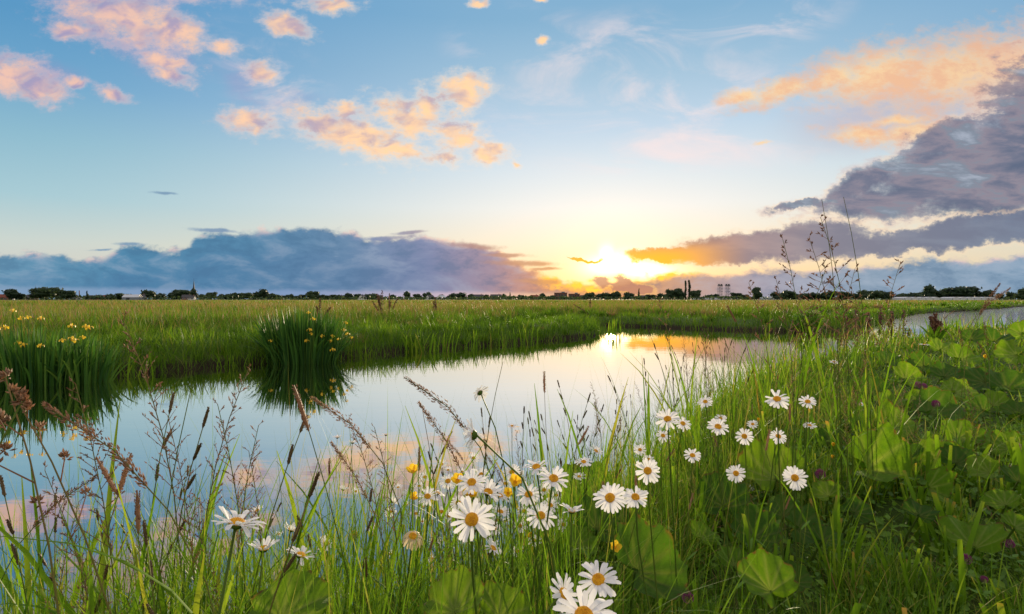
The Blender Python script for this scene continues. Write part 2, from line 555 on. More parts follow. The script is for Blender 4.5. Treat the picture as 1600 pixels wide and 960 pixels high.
def leaf_mat(name, stops, trans=0.45, tboost=1.3, rough=0.5, spec=0.25, grain=6.0, grain_amt=0.25, objvar=0.0, twarm=(1.15, 1.1, 0.55)):
    """two-sided plant tissue: colour picked by the tint attribute, light passes through"""
    m, nt = new_mat(name)
    a = nt.nodes.new('ShaderNodeAttribute')
    a.attribute_name = 'tint'
    fac = S(nt, a.outputs['Fac'])
    if objvar:
        oi = nt.nodes.new('ShaderNodeObjectInfo')
        fac = fac + (S(nt, oi.outputs['Random']) - 0.5) * objvar
    tc = nt.nodes.new('ShaderNodeTexCoord')
    g = noise(nt, S(nt, tc.outputs['Object']), grain, 2.0, 0.6)
    fac = fac + (g - 0.5) * grain_amt
    col = fac.ramp(stops)
    b = nt.nodes.new('ShaderNodeBsdfPrincipled')
    nt.links.new(col.o, b.inputs['Base Color'])
    b.inputs['Roughness'].default_value = rough
    b.inputs['Specular IOR Level'].default_value = spec
    t = nt.nodes.new('ShaderNodeBsdfTranslucent')
    tcol = mixc(nt, 1.0, col, tuple(tboost * k for k in twarm), 'MULTIPLY')
    nt.links.new(tcol.o, t.inputs['Color'])
    mx = nt.nodes.new('ShaderNodeMixShader')
    mx.inputs[0].default_value = trans
    nt.links.new(b.outputs[0], mx.inputs[1])
    nt.links.new(t.outputs[0], mx.inputs[2])
    o = nt.nodes.new('ShaderNodeOutputMaterial')
    nt.links.new(mx.outputs[0], o.inputs['Surface'])
    return m


def solid_mat(name, color, rough=0.7, spec=0.3, var=0.15, scale=8.0, metallic=0.0):
    m, nt = new_mat(name)
    tc = nt.nodes.new('ShaderNodeTexCoord')
    g = noise(nt, S(nt, tc.outputs['Object']), scale, 4.0, 0.6)
    dk = tuple(c * (1 - var) for c in color)
    lt = tuple(min(1.0, c * (1 + var)) for c in color)
    col = g.ramp([(0.3, dk), (0.7, lt)])
    b = nt.nodes.new('ShaderNodeBsdfPrincipled')
    nt.links.new(col.o, b.inputs['Base Color'])
    b.inputs['Roughness'].default_value = rough
    b.inputs['Specular IOR Level'].default_value = spec
    b.inputs['Metallic'].default_value = metallic
    o = nt.nodes.new('ShaderNodeOutputMaterial')
    nt.links.new(b.outputs[0], o.inputs['Surface'])
    return m


GREEN = [(0.0, (0.036, 0.094, 0.008)), (0.35, (0.090, 0.198, 0.012)), (0.62, (0.165, 0.275, 0.020)), (0.82, (0.290, 0.280, 0.070)), (1.0, (0.340, 0.220, 0.120))]
M_FIELD = leaf_mat('meadow_grass_blades', [(0.0, (0.040, 0.095, 0.008)), (0.30, (0.092, 0.195, 0.012)), (0.55, (0.130, 0.220, 0.018)), (0.78, (0.190, 0.160, 0.060)), (1.0, (0.260, 0.150, 0.110))], trans=0.45, tboost=1.4, spec=0.15)
M_GRASS = leaf_mat('bank_grass_blades', GREEN, trans=0.45, tboost=1.4, spec=0.2)
M_SEDGE = leaf_mat('sedge_leaf', [(0.0, (0.060, 0.140, 0.010)), (0.5, (0.130, 0.250, 0.016)), (0.8, (0.210, 0.290, 0.030)), (1.0, (0.350, 0.230, 0.060))], trans=0.45, tboost=1.4, objvar=0.4, spec=0.08, rough=0.6)
M_STEM = leaf_mat('green_stem', [(0.0, (0.06, 0.12, 0.015)), (0.6, (0.13, 0.19, 0.03)), (1.0, (0.24, 0.16, 0.07))], trans=0.25, objvar=0.5, spec=0.1)
M_SPIKE = leaf_mat('sedge_spike', [(0.0, (0.055, 0.036, 0.016)), (0.6, (0.125, 0.080, 0.034)), (1.0, (0.23, 0.18, 0.07))], trans=0.15, grain=160, grain_amt=0.5, objvar=0.4, twarm=(1, 1, 1))
M_PANICLE = leaf_mat('grass_panicle', [(0.0, (0.210, 0.140, 0.085)), (0.5, (0.360, 0.240, 0.160)), (1.0, (0.480, 0.350, 0.230))], trans=0.55, tboost=1.2, objvar=0.6, twarm=(1.15, 1, 0.9))
M_IRIS = leaf_mat('iris_leaf', [(0.0, (0.028, 0.092, 0.020)), (0.5, (0.060, 0.165, 0.028)), (1.0, (0.130, 0.245, 0.038))], trans=0.35, tboost=1.2, rough=0.5, spec=0.15, objvar=0.5)
M_YELLOW = leaf_mat('yellow_petal', [(0.0, (0.70, 0.42, 0.02)), (0.5, (0.82, 0.56, 0.03)), (1.0, (0.90, 0.68, 0.10))], trans=0.4, tboost=1.1, twarm=(1, 1, 1), rough=0.35)
M_WHITE = leaf_mat('white_petal', [(0.0, (0.74, 0.74, 0.76)), (0.5, (0.84, 0.84, 0.85)), (1.0, (0.88, 0.88, 0.86))], trans=0.35, tboost=1.05, twarm=(1, 1, 1), grain=40, grain_amt=0.3, rough=0.6)
M_DISC = leaf_mat('daisy_disc', [(0.0, (0.45, 0.16, 0.01)), (0.45, (0.74, 0.36, 0.012)), (1.0, (0.85, 0.52, 0.03))], trans=0.1, tboost=1.0, twarm=(1, 1, 1), grain=900, grain_amt=0.9, rough=0.7)
M_WITHER = leaf_mat('withered_petal', [(0.0, (0.45, 0.26, 0.09)), (0.5, (0.66, 0.52, 0.30)), (1.0, (0.78, 0.70, 0.50))], trans=0.35, twarm=(1, 1, 1), tboost=1.0)
M_CLOVER = leaf_mat('clover_flower', [(0.0, (0.10, 0.018, 0.060)), (0.5, (0.30, 0.055, 0.190)), (1.0, (0.46, 0.16, 0.34))], trans=0.3, twarm=(1, 1, 1), tboost=1.0)
M_DOCK = leaf_mat('dock_seed', [(0.0, (0.10, 0.045, 0.025)), (0.5, (0.17, 0.075, 0.040)), (1.0, (0.24, 0.13, 0.06))], trans=0.25, twarm=(1, 1, 1), tboost=1.0)
M_HERB = leaf_mat('herb_leaf', [(0.0, (0.060, 0.145, 0.010)), (0.5, (0.110, 0.235, 0.014)), (1.0, (0.175, 0.300, 0.022))], trans=0.35, tboost=1.3, spec=0.35)
M_TREE = leaf_mat('tree_foliage', [(0.0, (0.024, 0.046, 0.028)), (0.5, (0.042, 0.074, 0.036)), (1.0, (0.072, 0.106, 0.044))], trans=0.3, tboost=1.2, grain=0.4, grain_amt=0.5, objvar=0.5, spec=0.15)
M_BARK = solid_mat('tree_bark', (0.075, 0.058, 0.042), 0.9, 0.15)


def butterbur_mat(k=1.0, kr=1.0):
    m, nt = new_mat('butterbur_leaf')
    at_ = nt.nodes.new('ShaderNodeAttribute')
    at_.attribute_name = 'tint'          # 1 on the veins
    tc = nt.nodes.new('ShaderNodeTexCoord')
    oi = nt.nodes.new('ShaderNodeObjectInfo')
    P = S(nt, tc.outputs['Object'])
    g = noise(nt, P, 14.0, 4, 0.6)
    g2 = noise(nt, P, 90.0, 3, 0.6)
    base = (g * 0.7 + g2 * 0.3 + (S(nt, oi.outputs['Random']) - 0.5) * 0.30).ramp([(0.25, (0.088 * k * kr, 0.210 * k, 0.008)), (0.5, (0.130 * k * kr, 0.265 * k, 0.011)), (0.75, (0.180 * k * kr, 0.315 * k, 0.018))])
    col = mixc(nt, S(nt, at_.outputs['Fac']).max(0.0) * 0.85, base, (0.28 * k, 0.37 * k, 0.09 * k))
    edge = (S(nt, at_.outputs['Fac']) * -1.0).smooth(0.15, 0.75)
    col = mixc(nt, edge, col, (0.16, 0.105, 0.03))
    spots = noise(nt, P, 17.0, 4, 0.65).smooth(0.66, 0.72)
    col = mixc(nt, spots * 0.85, col, (0.13, 0.085, 0.03))
    pale = noise(nt, P, 5.0, 3, 0.6).smooth(0.55, 0.75)
    col = mixc(nt, pale * 0.45, col, (0.20 * k * kr, 0.27 * k, 0.03))
    b = nt.nodes.new('ShaderNodeBsdfPrincipled')
    nt.links.new(col.o, b.inputs['Base Color'])
    b.inputs['Roughness'].default_value = 0.55
    b.inputs['Specular IOR Level'].default_value = 0.3
    t = nt.nodes.new('ShaderNodeBsdfTranslucent')
    nt.links.new(mixc(nt, 1.0, col, (1.35, 1.25, 0.5), 'MULTIPLY').o, t.inputs['Color'])
    bp = nt.nodes.new('ShaderNodeBump')
    bp.inputs['Strength'].default_value = 0.7
    bp.inputs['Distance'].default_value = 0.02
    nt.links.new((g2 + S(nt, at_.outputs['Fac']) * 0.6).o, bp.inputs['Height'])
    nt.links.new(bp.outputs[0], b.inputs['Normal'])
    mx = nt.nodes.new('ShaderNodeMixShader')
    mx.inputs[0].default_value = 0.40
    nt.links.new(b.outputs[0], mx.inputs[1])
    nt.links.new(t.outputs[0], mx.inputs[2])
    o = nt.nodes.new('ShaderNodeOutputMaterial')
    nt.links.new(mx.outputs[0], o.inputs['Surface'])
    return m


M_BUTTER = butterbur_mat(1.12)
M_BUTTER_SHADED = butterbur_mat(0.62, 0.78)      # same leaf, with shade put into its colour


def ground_mat():
    m, nt = new_mat('meadow_soil')
    geo = nt.nodes.new('ShaderNodeNewGeometry')
    P = S(nt, geo.outputs['Position'])
    big = noise(nt, P, 0.06, 5, 0.6)
    mid = noise(nt, P, 0.9, 5, 0.65)
    fine = noise(nt, P, 14.0, 5, 0.7)
    f = big * 0.5 + mid * 0.3 + fine * 0.2
    grass = f.ramp([(0.36, (0.030, 0.062, 0.010)), (0.48, (0.060, 0.105, 0.016)), (0.56, (0.110, 0.125, 0.030)), (0.66, (0.150, 0.110, 0.055))])
    soil = fine.ramp([(0.3, (0.016, 0.013, 0.008)), (0.7, (0.042, 0.036, 0.018))])
    sp = nt.nodes.new('ShaderNodeSeparateXYZ')
    nt.links.new(geo.outputs['Position'], sp.inputs[0])
    wet = S(nt, sp.outputs[2]).smooth(0.24, 0.05)       # mud of the ditch side, near the water
    col = mixc(nt, wet, grass, soil)
    b = nt.nodes.new('ShaderNodeBsdfPrincipled')
    nt.links.new(col.o, b.inputs['Base Color'])
    b.inputs['Roughness'].default_value = 0.9
    b.inputs['Specular IOR Level'].default_value = 0.15
    bp = nt.nodes.new('ShaderNodeBump')
    bp.inputs['Strength'].default_value = 0.7
    bp.inputs['Distance'].default_value = 0.05
    nt.links.new((fine + mid).o, bp.inputs['Height'])
    nt.links.new(bp.outputs[0], b.inputs['Normal'])
    o = nt.nodes.new('ShaderNodeOutputMaterial')
    nt.links.new(b.outputs[0], o.inputs['Surface'])
    return m


def water_mat():
    m, nt = new_mat('ditch_water')
    geo = nt.nodes.new('ShaderNodeNewGeometry')
    P = S(nt, geo.outputs['Position'])
    r1 = noise(nt, vmath(nt, 'MULTIPLY', P, (0.7, 1.6, 1.0)), 3.0, 3, 0.5)
    r2 = noise(nt, vmath(nt, 'MULTIPLY', P, (0.5, 1.4, 1.0)), 1.1, 4, 0.55)
    sp = nt.nodes.new('ShaderNodeSeparateXYZ')
    nt.links.new(geo.outputs['Position'], sp.inputs[0])
    open_ = S(nt, sp.outputs[0]).smooth(16.0, 30.0)     # the wide water is open to the breeze
    h = r1 * 0.0007 + r2 * 0.0012 + open_ * (r2 * 0.05 + r1 * 0.03 + noise(nt, vmath(nt, 'MULTIPLY', P, (0.4, 1.2, 1)), 6.0, 3, 0.6) * 0.012)
    bp = nt.nodes.new('ShaderNodeBump')
    bp.inputs['Strength'].default_value = 1.0
    bp.inputs['Distance'].default_value = 1.0
    nt.links.new(h.o, bp.inputs['Height'])
    lw = nt.nodes.new('ShaderNodeLayerWeight')
    lw.inputs['Blend'].default_value = 0.5
    fac = S(nt, lw.outputs['Facing']).ramp([(0.0, (0.05,) * 3), (0.40, (0.20,) * 3), (0.56, (0.35,) * 3), (0.74, (0.76,) * 3), (0.84, (0.90,) * 3), (0.93, (0.97,) * 3)])
    dif = nt.nodes.new('ShaderNodeBsdfDiffuse')
    dif.inputs['Color'].default_value = (0.016, 0.018, 0.012, 1)
    gl = nt.nodes.new('ShaderNodeBsdfGlossy')
    gl.inputs['Color'].default_value = (0.95, 0.93, 0.905, 1)
    gl.inputs['Roughness'].default_value = 0.012
    nt.links.new(bp.outputs[0], gl.inputs['Normal'])
    mx = nt.nodes.new('ShaderNodeMixShader')
    nt.links.new(fac.o, mx.inputs[0])
    nt.links.new(dif.outputs[0], mx.inputs[1])
    nt.links.new(gl.outputs[0], mx.inputs[2])
    o = nt.nodes.new('ShaderNodeOutputMaterial')
    nt.links.new(mx.outputs[0], o.inputs['Surface'])
    return m


# ================================================================== lie of the land
NEAR_EDGE = [(-60, -8), (-14, -0.6), (-5, 0.95), (-2.6, 1.25), (-1, 1.55), (-0.2, 2.05), (0.25, 2.9), (0.85, 4.0), (1.7, 5.2), (2.9, 6.7), (4.7, 8.3), (7.2, 10.8), (10.6, 14.0), (16, 17), (30, 22), (80, 38), (260, 80)]
FAR_EDGE = [(420, 260), (200, 190), (110, 118), (79, 89), (60, 71), (48, 60), (36, 50), (24, 36), (17, 27), (13.5, 23.2), (11.4, 22.4), (9, 23.6), (6.4, 26.0), (4.6, 27.6), (3.9, 26.2), (3.6, 23.0), (3.3, 20.6), (2.5, 19.0), (1.4, 17.8), (0, 16.4), (-1.3, 15.2), (-2.4, 14.0), (-3.6, 12.6), (-5.2, 11.2), (-6.3, 9.9), (-7.8, 9.0), (-9.5, 8.2), (-14, 6.6), (-60, 0)]
POLY = np.array(NEAR_EDGE + FAR_EDGE, float)
N_NEAR = len(NEAR_EDGE)


def wobble(x, y, f, seed):
    r = np.random.default_rng(seed)
    out = np.zeros_like(x)
    for k in range(6):
        a = r.uniform(0, 2 * np.pi)
        fr = f * (0.6 + 0.5 * k)
        out += np.sin((x * np.cos(a) + y * np.sin(a)) * fr + r.uniform(0, 6.28)) / (1 + 0.5 * k)
    return out / 2.6


def shore(x, y):
    """signed distance to the water's edge (negative in the water) and which bank is nearer"""
    x = np.asarray(x, float); y = np.asarray(y, float)
    x = x + 0.10 * wobble(x, y, 2.2, 3) + 0.05 * wobble(x, y, 6.0, 5)
    y = y + 0.10 * wobble(x, y, 2.4, 4)
    n = len(POLY)
    best = np.full(x.shape, 1e9)
    near = np.zeros(x.shape, bool)
    inside = np.zeros(x.shape, bool)
    for i in range(n):
        ax, ay = POLY[i]
        bx, by = POLY[(i + 1) % n]
        dx, dy = bx - ax, by - ay
        t = np.clip(((x - ax) * dx + (y - ay) * dy) / (dx * dx + dy * dy), 0, 1)
        d = np.hypot(x - ax - t * dx, y - ay - t * dy)
        m = d < best
        best = np.where(m, d, best)
        if i < N_NEAR - 1:
            near = np.where(m, True, near)
        else:
            near = np.where(m, False, near)
        c = ((ay > y) != (by > y))
        with np.errstate(divide='ignore', invalid='ignore'):
            xi = ax + (y - ay) * dx / (dy if dy != 0 else 1e-9)
        inside ^= c & (x < xi)
    return np.where(inside, -best, best), near


def sstep(a, b, v):
    t = np.clip((v - a) / (b - a), 0, 1)
    return t * t * (3 - 2 * t)


def land(x, y):
    x = np.asarray(x, float); y = np.asarray(y, float)
    sd, near = shore(x, y)
    r = np.hypot(x, y)
    far_h = 0.40 + 0.05 * wobble(x, y, 0.35, 8) * np.clip(30 / (r + 1), 0, 1)
    near_h = 0.46 + 0.05 * wobble(x, y, 1.1, 9) + 0.035 * np.clip(x - 1, 0, 3)
    top = np.where(near, near_h, far_h)
    k = np.where(near, sstep(-0.30, 0.55, sd), sstep(-0.20, 0.20, sd) * 0.72 + 0.28 * sstep(0.1, 1.8, sd))
    return -0.55 + (top + 0.55) * k


def land1(x, y):
    return float(land(np.array([x]), np.array([y]))[0])


def build_ground():
    nr, na = 260, 420
    rr = np.concatenate([[0.02], np.geomspace(0.15, 160, nr - 24), np.geomspace(190, 6000, 23)])
    # finer steps in front of the eye than behind it
    u = np.linspace(-1, 1, na + 1)[:-1]
    aa = np.pi / 2 + np.pi * (0.42 * u + 0.58 * u ** 3)
    Rg, Ag = np.meshgrid(rr, aa, indexing='ij')
    X, Y = Rg * np.cos(Ag), Rg * np.sin(Ag)
    Z = land(X, Y)
    V = np.stack([X, Y, Z], -1).reshape(-1, 3)
    i, j = np.meshgrid(np.arange(len(rr) - 1), np.arange(na), indexing='ij')
    j2 = (j + 1) % na
    q = np.stack([i * na + j, (i + 1) * na + j, (i + 1) * na + j2, i * na + j2], -1).reshape(-1, 4)
    me = mesh_np('ground', V, q, mat=ground_mat())
    return tag(link('ground', me), kind='structure')


build_ground()


def build_water():
    V = [(x, y, 0.0) for x, y in ((-700, -500), (900, -500), (900, 900), (-700, 900))]
    # only where the ditch lies: the ground elsewhere stands above it
    o = link('water', mesh_np('water', V, [(0, 1, 2, 3)], mat=water_mat(), smooth=False))
    return tag(o, kind='structure')


build_water()


# ================================================================== grass as masses
def blades(name, pos, h, lean_dir, lean, bend, width, seg, tint, mat, kind='stuff', twist=None):
    """many tapering, curving blades in one mesh (numpy)"""
    n = len(pos)
    ks = np.arange(seg + 1) / seg
    th = lean[:, None] + bend[:, None] * ks[None, :]            # angle from upright
    step = (h / seg)[:, None]
    mid = 0.5 * (th[:, 1:] + th[:, :-1])
    rad = np.concatenate([np.zeros((n, 1)), np.cumsum(np.sin(mid) * step, 1)], 1)
    hgt = np.concatenate([np.zeros((n, 1)), np.cumsum(np.cos(mid) * step, 1)], 1)
    cx, cy = np.cos(lean_dir)[:, None], np.sin(lean_dir)[:, None]
    C = np.stack([pos[:, 0:1] + rad * cx, pos[:, 1:2] + rad * cy, pos[:, 2:3] + hgt], -1)
    if twist is None:
        twist = rng.uniform(-0.9, 0.9, n)
    sa = lean_dir + np.pi / 2 + twist
    side = np.stack([np.cos(sa), np.sin(sa), np.zeros(n)], -1)[:, None, :]
    w = (width[:, None] * (1 - ks[None, :] ** 1.7) * np.minimum(1, 0.6 + 2 * ks[None, :]))[..., None] * 0.5
    L, Rr = C[:, :-1] - side * w[:, :-1], C[:, :-1] + side * w[:, :-1]
    tip = C[:, -1:]
    V = np.concatenate([np.stack([L, Rr], 2).reshape(n, -1, 3), tip], 1)
    per = 2 * seg + 1
    base = (np.arange(n) * per)[:, None]
    q = np.concatenate([np.stack([base + 2 * k, base + 2 * k + 1, base + 2 * k + 3, base + 2 * k + 2], -1).reshape(-1, 4) for k in range(seg - 1)]) if seg > 1 else None
    t = np.stack([base + 2 * (seg - 1), base + 2 * seg - 1, base + 2 * seg], -1).reshape(-1, 3)
    T = np.repeat(tint, per)
    return tag(link(name, mesh_np(name, V.reshape(-1, 3), q, t, mat, T)), kind=kind)


def polar_points(n, r0, r1, a0, a1):
    """points spread evenly over the view: log-even in distance"""
    r = np.exp(rng.uniform(np.log(r0), np.log(r1), n))
    a = rng.uniform(R(a0), R(a1), n)
    return r * np.sin(a), r * np.cos(a), r


def build_far_meadow():
    # the field beyond the ditch
    x, y, r = polar_points(330000, 7.5, 330, -56, 56)
    sd, near = shore(x, y)
    k = (sd > 0.05) & (~near) & ((r < 120) | (rng.random(len(x)) < 0.6))
    x, y, r, sd = x[k], y[k], r[k], sd[k]
    z = land(x, y)
    n = len(x)
    patch = 0.5 * wobble(x, y, 0.10, 21) + 0.35 * wobble(x, y, 0.45, 22) + 0.2 * wobble(x, y, 1.7, 23)
    inland = sstep(2.0, 9.0, sd)
    tuft = wobble(x, y, 1.9, 24) * np.clip(40 / r, 0, 1) + 0.7 * wobble(x, y, 5.1, 25) * np.clip(18 / r, 0, 1)
    tint = 0.33 + 0.30 * patch + 0.07 * tuft + rng.normal(0, 0.12, n) + 0.03 * inland
    clump = np.clip(wobble(x, y, 0.55, 27) - 0.55, 0, 1) * np.clip(60 / r, 0.3, 1)
    h = 0.15 + 0.12 * rng.random(n) + 0.06 * tuft + (0.20 + 0.10 * patch) * inland + 0.18 * inland * rng.random(n) + 0.5 * clump * inland * rng.random(n)
    tint = tint - 0.35 * clump
    seedy = rng.random(n) < 0.34 * inland * np.clip(0.6 + 1.1 * patch, 0.05, 1.5)
    tint = np.where(seedy, rng.uniform(0.74, 1.05, n), tint)
    h = np.where(seedy, h + 0.10 + 0.16 * rng.random(n), h)
    w = np.maximum(0.008, 0.00090 * r) * rng.uniform(0.7, 1.3, n)
    w = np.where(seedy, w * 0.8, w)
    lean = np.abs(rng.normal(0.15, 0.22, n))
    bend = rng.normal(0.8, 0.5, n) * (1 - 0.45 * inland)
    blades('meadow_grass', np.stack([x, y, z - 0.02], -1), np.clip(h, 0.08, 0.95), rng.uniform(0, 6.283, n), lean, bend, w, 3, np.clip(tint, 0, 1.1), M_FIELD)


def build_far_fringe():
    # taller and lusher along the far water's edge, some of it standing in the water
    n0 = 130000
    x, y, r = polar_points(n0, 7.0, 70, -52, 52)
    sd, near = shore(x, y)
    tuft = wobble(x, y, 2.6, 31) + 0.6 * wobble(x, y, 6.5, 32)
    k = (sd > -0.10 + 0.05 * tuft) & (sd < 1.1 + 0.5 * tuft) & (~near)
    x, y, r, sd, tuft = x[k], y[k], r[k], sd[k], tuft[k]
    n = len(x)
    z = np.maximum(land(x, y), -0.10)
    h = 0.27 + 0.27 * rng.random(n) + 0.16 * np.clip(tuft, -0.9, 1.5)
    tint = 0.30 + 0.12 * tuft + rng.normal(0, 0.14, n)
    w = np.maximum(0.010, 0.0012 * r) * rng.uniform(0.6, 1.5, n)
    blades('ditch_side_grass', np.stack([x, y, z - 0.02], -1), np.clip(h, 0.08, 0.75), rng.uniform(0, 6.283, n), np.abs(rng.normal(0.12, 0.22, n)), rng.normal(0.7, 0.5, n), w, 4, np.clip(tint, 0, 0.75), M_FIELD)


CLEAR = []          # x, y, z, radius: where a broad leaf or a flower head keeps the blades down


def open_up(x, y, z, h, keep=0.12):
    """drop most blades that would stand right over a leaf or a flower, on the side it looks to"""
    ok = np.ones(len(x), bool)
    for cx, cy, cz, rad in CLEAR:
        d = math.hypot(cx, cy)
        ux, uy = cx / d, cy / d
        along = (cx - x) * ux + (cy - y) * uy
        across = np.abs((cx - x) * uy - (cy - y) * ux)
        hit = (along > -rad * 0.5) & (along < 0.10 + 3.2 * rad) & (across < rad * 0.95) & (z + h > cz - rad - along * 0.45)
        ok &= ~(hit & (rng.random(len(x)) > (keep if rad < 0.03 else 0.03)))
    return ok


def build_near_grass():
    # 1. tall stand on the camera's own bank, at the water's edge
    xs, ys, hs, ts, ws = [], [], [], [], []
    x, y, r = polar_points(240000, 0.75, 26, -62, 56)
    sd, near = shore(x, y)
    tuft = wobble(x, y, 5.0, 41) + 0.7 * wobble(x, y, 13.0, 42)
    az = np.degrees(np.arctan2(x, y))
    edge = np.exp(-((sd - 0.30) / 0.42) ** 2)
    dens = edge * np.clip(0.62 + 0.45 * tuft, 0.03, 1.0) * np.where(az < -4, 0.42, np.where(az < 4, 0.6, np.where(az < 30, 0.55, 0.9))) * np.where(r < 1.0, 0.5, 1.0)
    k = near & (sd > -0.12) & (rng.random(len(x)) < dens)
    x, y, r, sd, tuft = x[k], y[k], r[k], sd[k], tuft[k]
    n = len(x)
    h = 0.26 + 0.30 * rng.random(n) ** 1.3 + 0.08 * np.clip(tuft, -1, 1.5)
    h = h * np.where(r < 1.4, 0.85, 1.0)
    z = np.maximum(land(x, y), -0.05)
    tint = 0.40 + 0.08 * tuft + rng.normal(0, 0.14, n)
    straw = rng.random(n) < 0.06
    tint = np.where(straw, rng.uniform(0.8, 1.0, n), tint)
    w = np.maximum(0.0036, 0.0014 * r) * rng.uniform(0.5, 1.6, n)
    k = open_up(x, y, z, h)
    x, y, z, h, w, tint = x[k], y[k], z[k], h[k], w[k], tint[k]
    n = len(x)
    blades('bank_edge_grass', np.stack([x, y, z - 0.02], -1), np.clip(h, 0.1, 0.85), rng.uniform(0, 6.283, n), np.abs(rng.normal(0.06, 0.15, n)), rng.normal(0.5, 0.45, n), w, 5, np.clip(tint, 0, 1), M_GRASS)
    # 1b. a tangle of long blades right before the feet
    x, y, r = polar_points(5200, 0.52, 1.25, -46, 8)
    k = (rng.random(len(x)) < 0.62)
    x, y, r = x[k], y[k], r[k]
    n = len(x)
    z = np.maximum(land(x, y), 0.0)
    h = rng.uniform(0.36, 0.66, n)
    k = open_up(x, y, z, h, 0.2)
    x, y, z, h, r = x[k], y[k], z[k], h[k], r[k]
    n = len(x)
    blades('long_bank_grass', np.stack([x, y, z], -1), h, rng.uniform(0, 6.283, n), np.abs(rng.normal(0.12, 0.2, n)), rng.normal(0.75, 0.55, n), rng.uniform(0.0022, 0.0058, n), 6, np.clip(rng.normal(0.42, 0.17, n), 0, 1), M_GRASS)


    # 2. the bank top behind it
    x, y, r = polar_points(190000, 0.55, 34, -60, 58)
    sd, near = shore(x, y)
    k = near & (sd > 0.25)
    x, y, r, sd = x[k], y[k], r[k], sd[k]
    n = len(x)
    tuft = 0.7 * wobble(x, y, 2.4, 51) + 0.5 * wobble(x, y, 7.0, 52)
    right = sstep(0.3, 1.4, x - 0.25 * y + 0.2)
    h = (0.20 + 0.18 * rng.random(n) + 0.07 * tuft) * (1 - 0.50 * right * sstep(0.5, 1.4, sd)) * (0.75 + 0.30 * sstep(2.5, 8, r)) * (0.62 + 0.38 * sstep(0.4, 1.8, sd))
    tint = 0.36 + 0.10 * right + 0.16 * tuft + rng.normal(0, 0.18, n)
    straw = rng.random(n) < 0.035
    tint = np.where(straw, rng.uniform(0.8, 1.0, n), tint)
    w = np.maximum(0.0040, 0.0019 * r) * rng.uniform(0.5, 1.7, n)
    z = land(x, y)
    k = open_up(x, y, z, h)
    x, y, z, h, w, tint = x[k], y[k], z[k], h[k], w[k], tint[k]
    n = len(x)
    blades('bank_top_grass', np.stack([x, y, z - 0.01], -1), np.clip(h, 0.05, 0.6), rng.uniform(0, 6.283, n), np.abs(rng.normal(0.2, 0.3, n)), rng.normal(0.95, 0.65, n), w, 4, np.clip(tint, 0, 1), M_GRASS)

    # 2b. shorter dense growth of the mown side
    x, y, r = polar_points(30000, 0.7, 5.0, 8, 50)
    sd, near = shore(x, y)
    k = near & (sd > 0.6)
    x, y, r = x[k], y[k], r[k]
    n = len(x)
    tuft = wobble(x, y, 4.0, 61) + 0.5 * wobble(x, y, 11.0, 62)
    h = np.clip(0.11 + 0.10 * rng.random(n) + 0.05 * tuft, 0.05, 0.3)
    z = land(x, y)
    k = open_up(x, y, z, h, 0.3)
    x, y, r, z, h, tuft = x[k], y[k], r[k], z[k], h[k], tuft[k]
    n = len(x)
    blades('mown_bank_grass', np.stack([x, y, z], -1), h, rng.uniform(0, 6.283, n), np.abs(rng.normal(0.25, 0.3, n)), rng.normal(0.7, 0.6, n), np.maximum(0.0045, 0.0026 * r) * rng.uniform(0.6, 1.4, n), 4, np.clip(0.54 + 0.14 * tuft + rng.normal(0, 0.18, n), 0, 1), M_GRASS)

    # 3. fine tall stalks with loose seed tops, too many to count
    x, y, r = polar_points(30000, 1.0, 22, -40, 52)
    sd, near = shore(x, y)
    az = np.degrees(np.arctan2(x, y))
    k = near & (sd > -0.1) & (rng.random(len(x)) < 0.16 * np.exp(-((sd - 0.35) / 0.5) ** 2) * np.where(az < 6, 0.9, 1.0))
    x, y, r = x[k], y[k], r[k]
    n = len(x)
    z = np.maximum(land(x, y), -0.05)
    h = 0.45 + 0.28 * rng.random(n)
    blades('fine_grass_stalks', np.stack([x, y, z], -1), h, rng.uniform(0, 6.283, n), np.abs(rng.normal(0.05, 0.12, n)), rng.normal(0.35, 0.3, n), np.maximum(0.0018, 0.0007 * r), 4, rng.uniform(0.35, 0.9, n), M_GRASS)

    # 4. low herbs under it all
    x, y, r = polar_points(46000, 0.6, 6, -40, 58)
    sd, near = shore(x, y)
    k = near & (sd > 0.35)
    x, y, r = x[k], y[k], r[k]
    n = len(x)
    z = land(x, y) + rng.uniform(0.01, 0.10, n)
    s = rng.uniform(0.004, 0.010, n) * np.clip(r / 1.6, 0.8, 1.8)
    nrm = rng.normal(0, 0.5, (n, 3)) + np.array([0, -0.25, 1.0])
    nrm /= np.linalg.norm(nrm, axis=1, keepdims=True)
    a = np.cross(nrm, rng.normal(0, 1, (n, 3)))
    a /= np.linalg.norm(a, axis=1, keepdims=True)
    b = np.cross(nrm, a)
    P = np.stack([x, y, z], -1)
    ring = [(1.5, 0.0, 0), (0.75, 0.62, 0.2), (-0.35, 0.5, 0.15), (-0.9, 0, -0.1), (-0.35, -0.5, 0.15), (0.75, -0.62, 0.2)]
    V = np.stack([P + (a * u + b * v + nrm * w_) * s[:, None] for u, v, w_ in ring], 1)
    base = (np.arange(n) * 6)[:, None]
    q = np.concatenate([base + np.array([[0, 1, 2, 3]]), base + np.array([[0, 3, 4, 5]])])
    tag(link('low_herb_leaves', mesh_np('low_herb_leaves', V.reshape(-1, 3), q, None, M_HERB, np.repeat(rng.uniform(0, 1, n), 6), smooth=False)), kind='stuff')


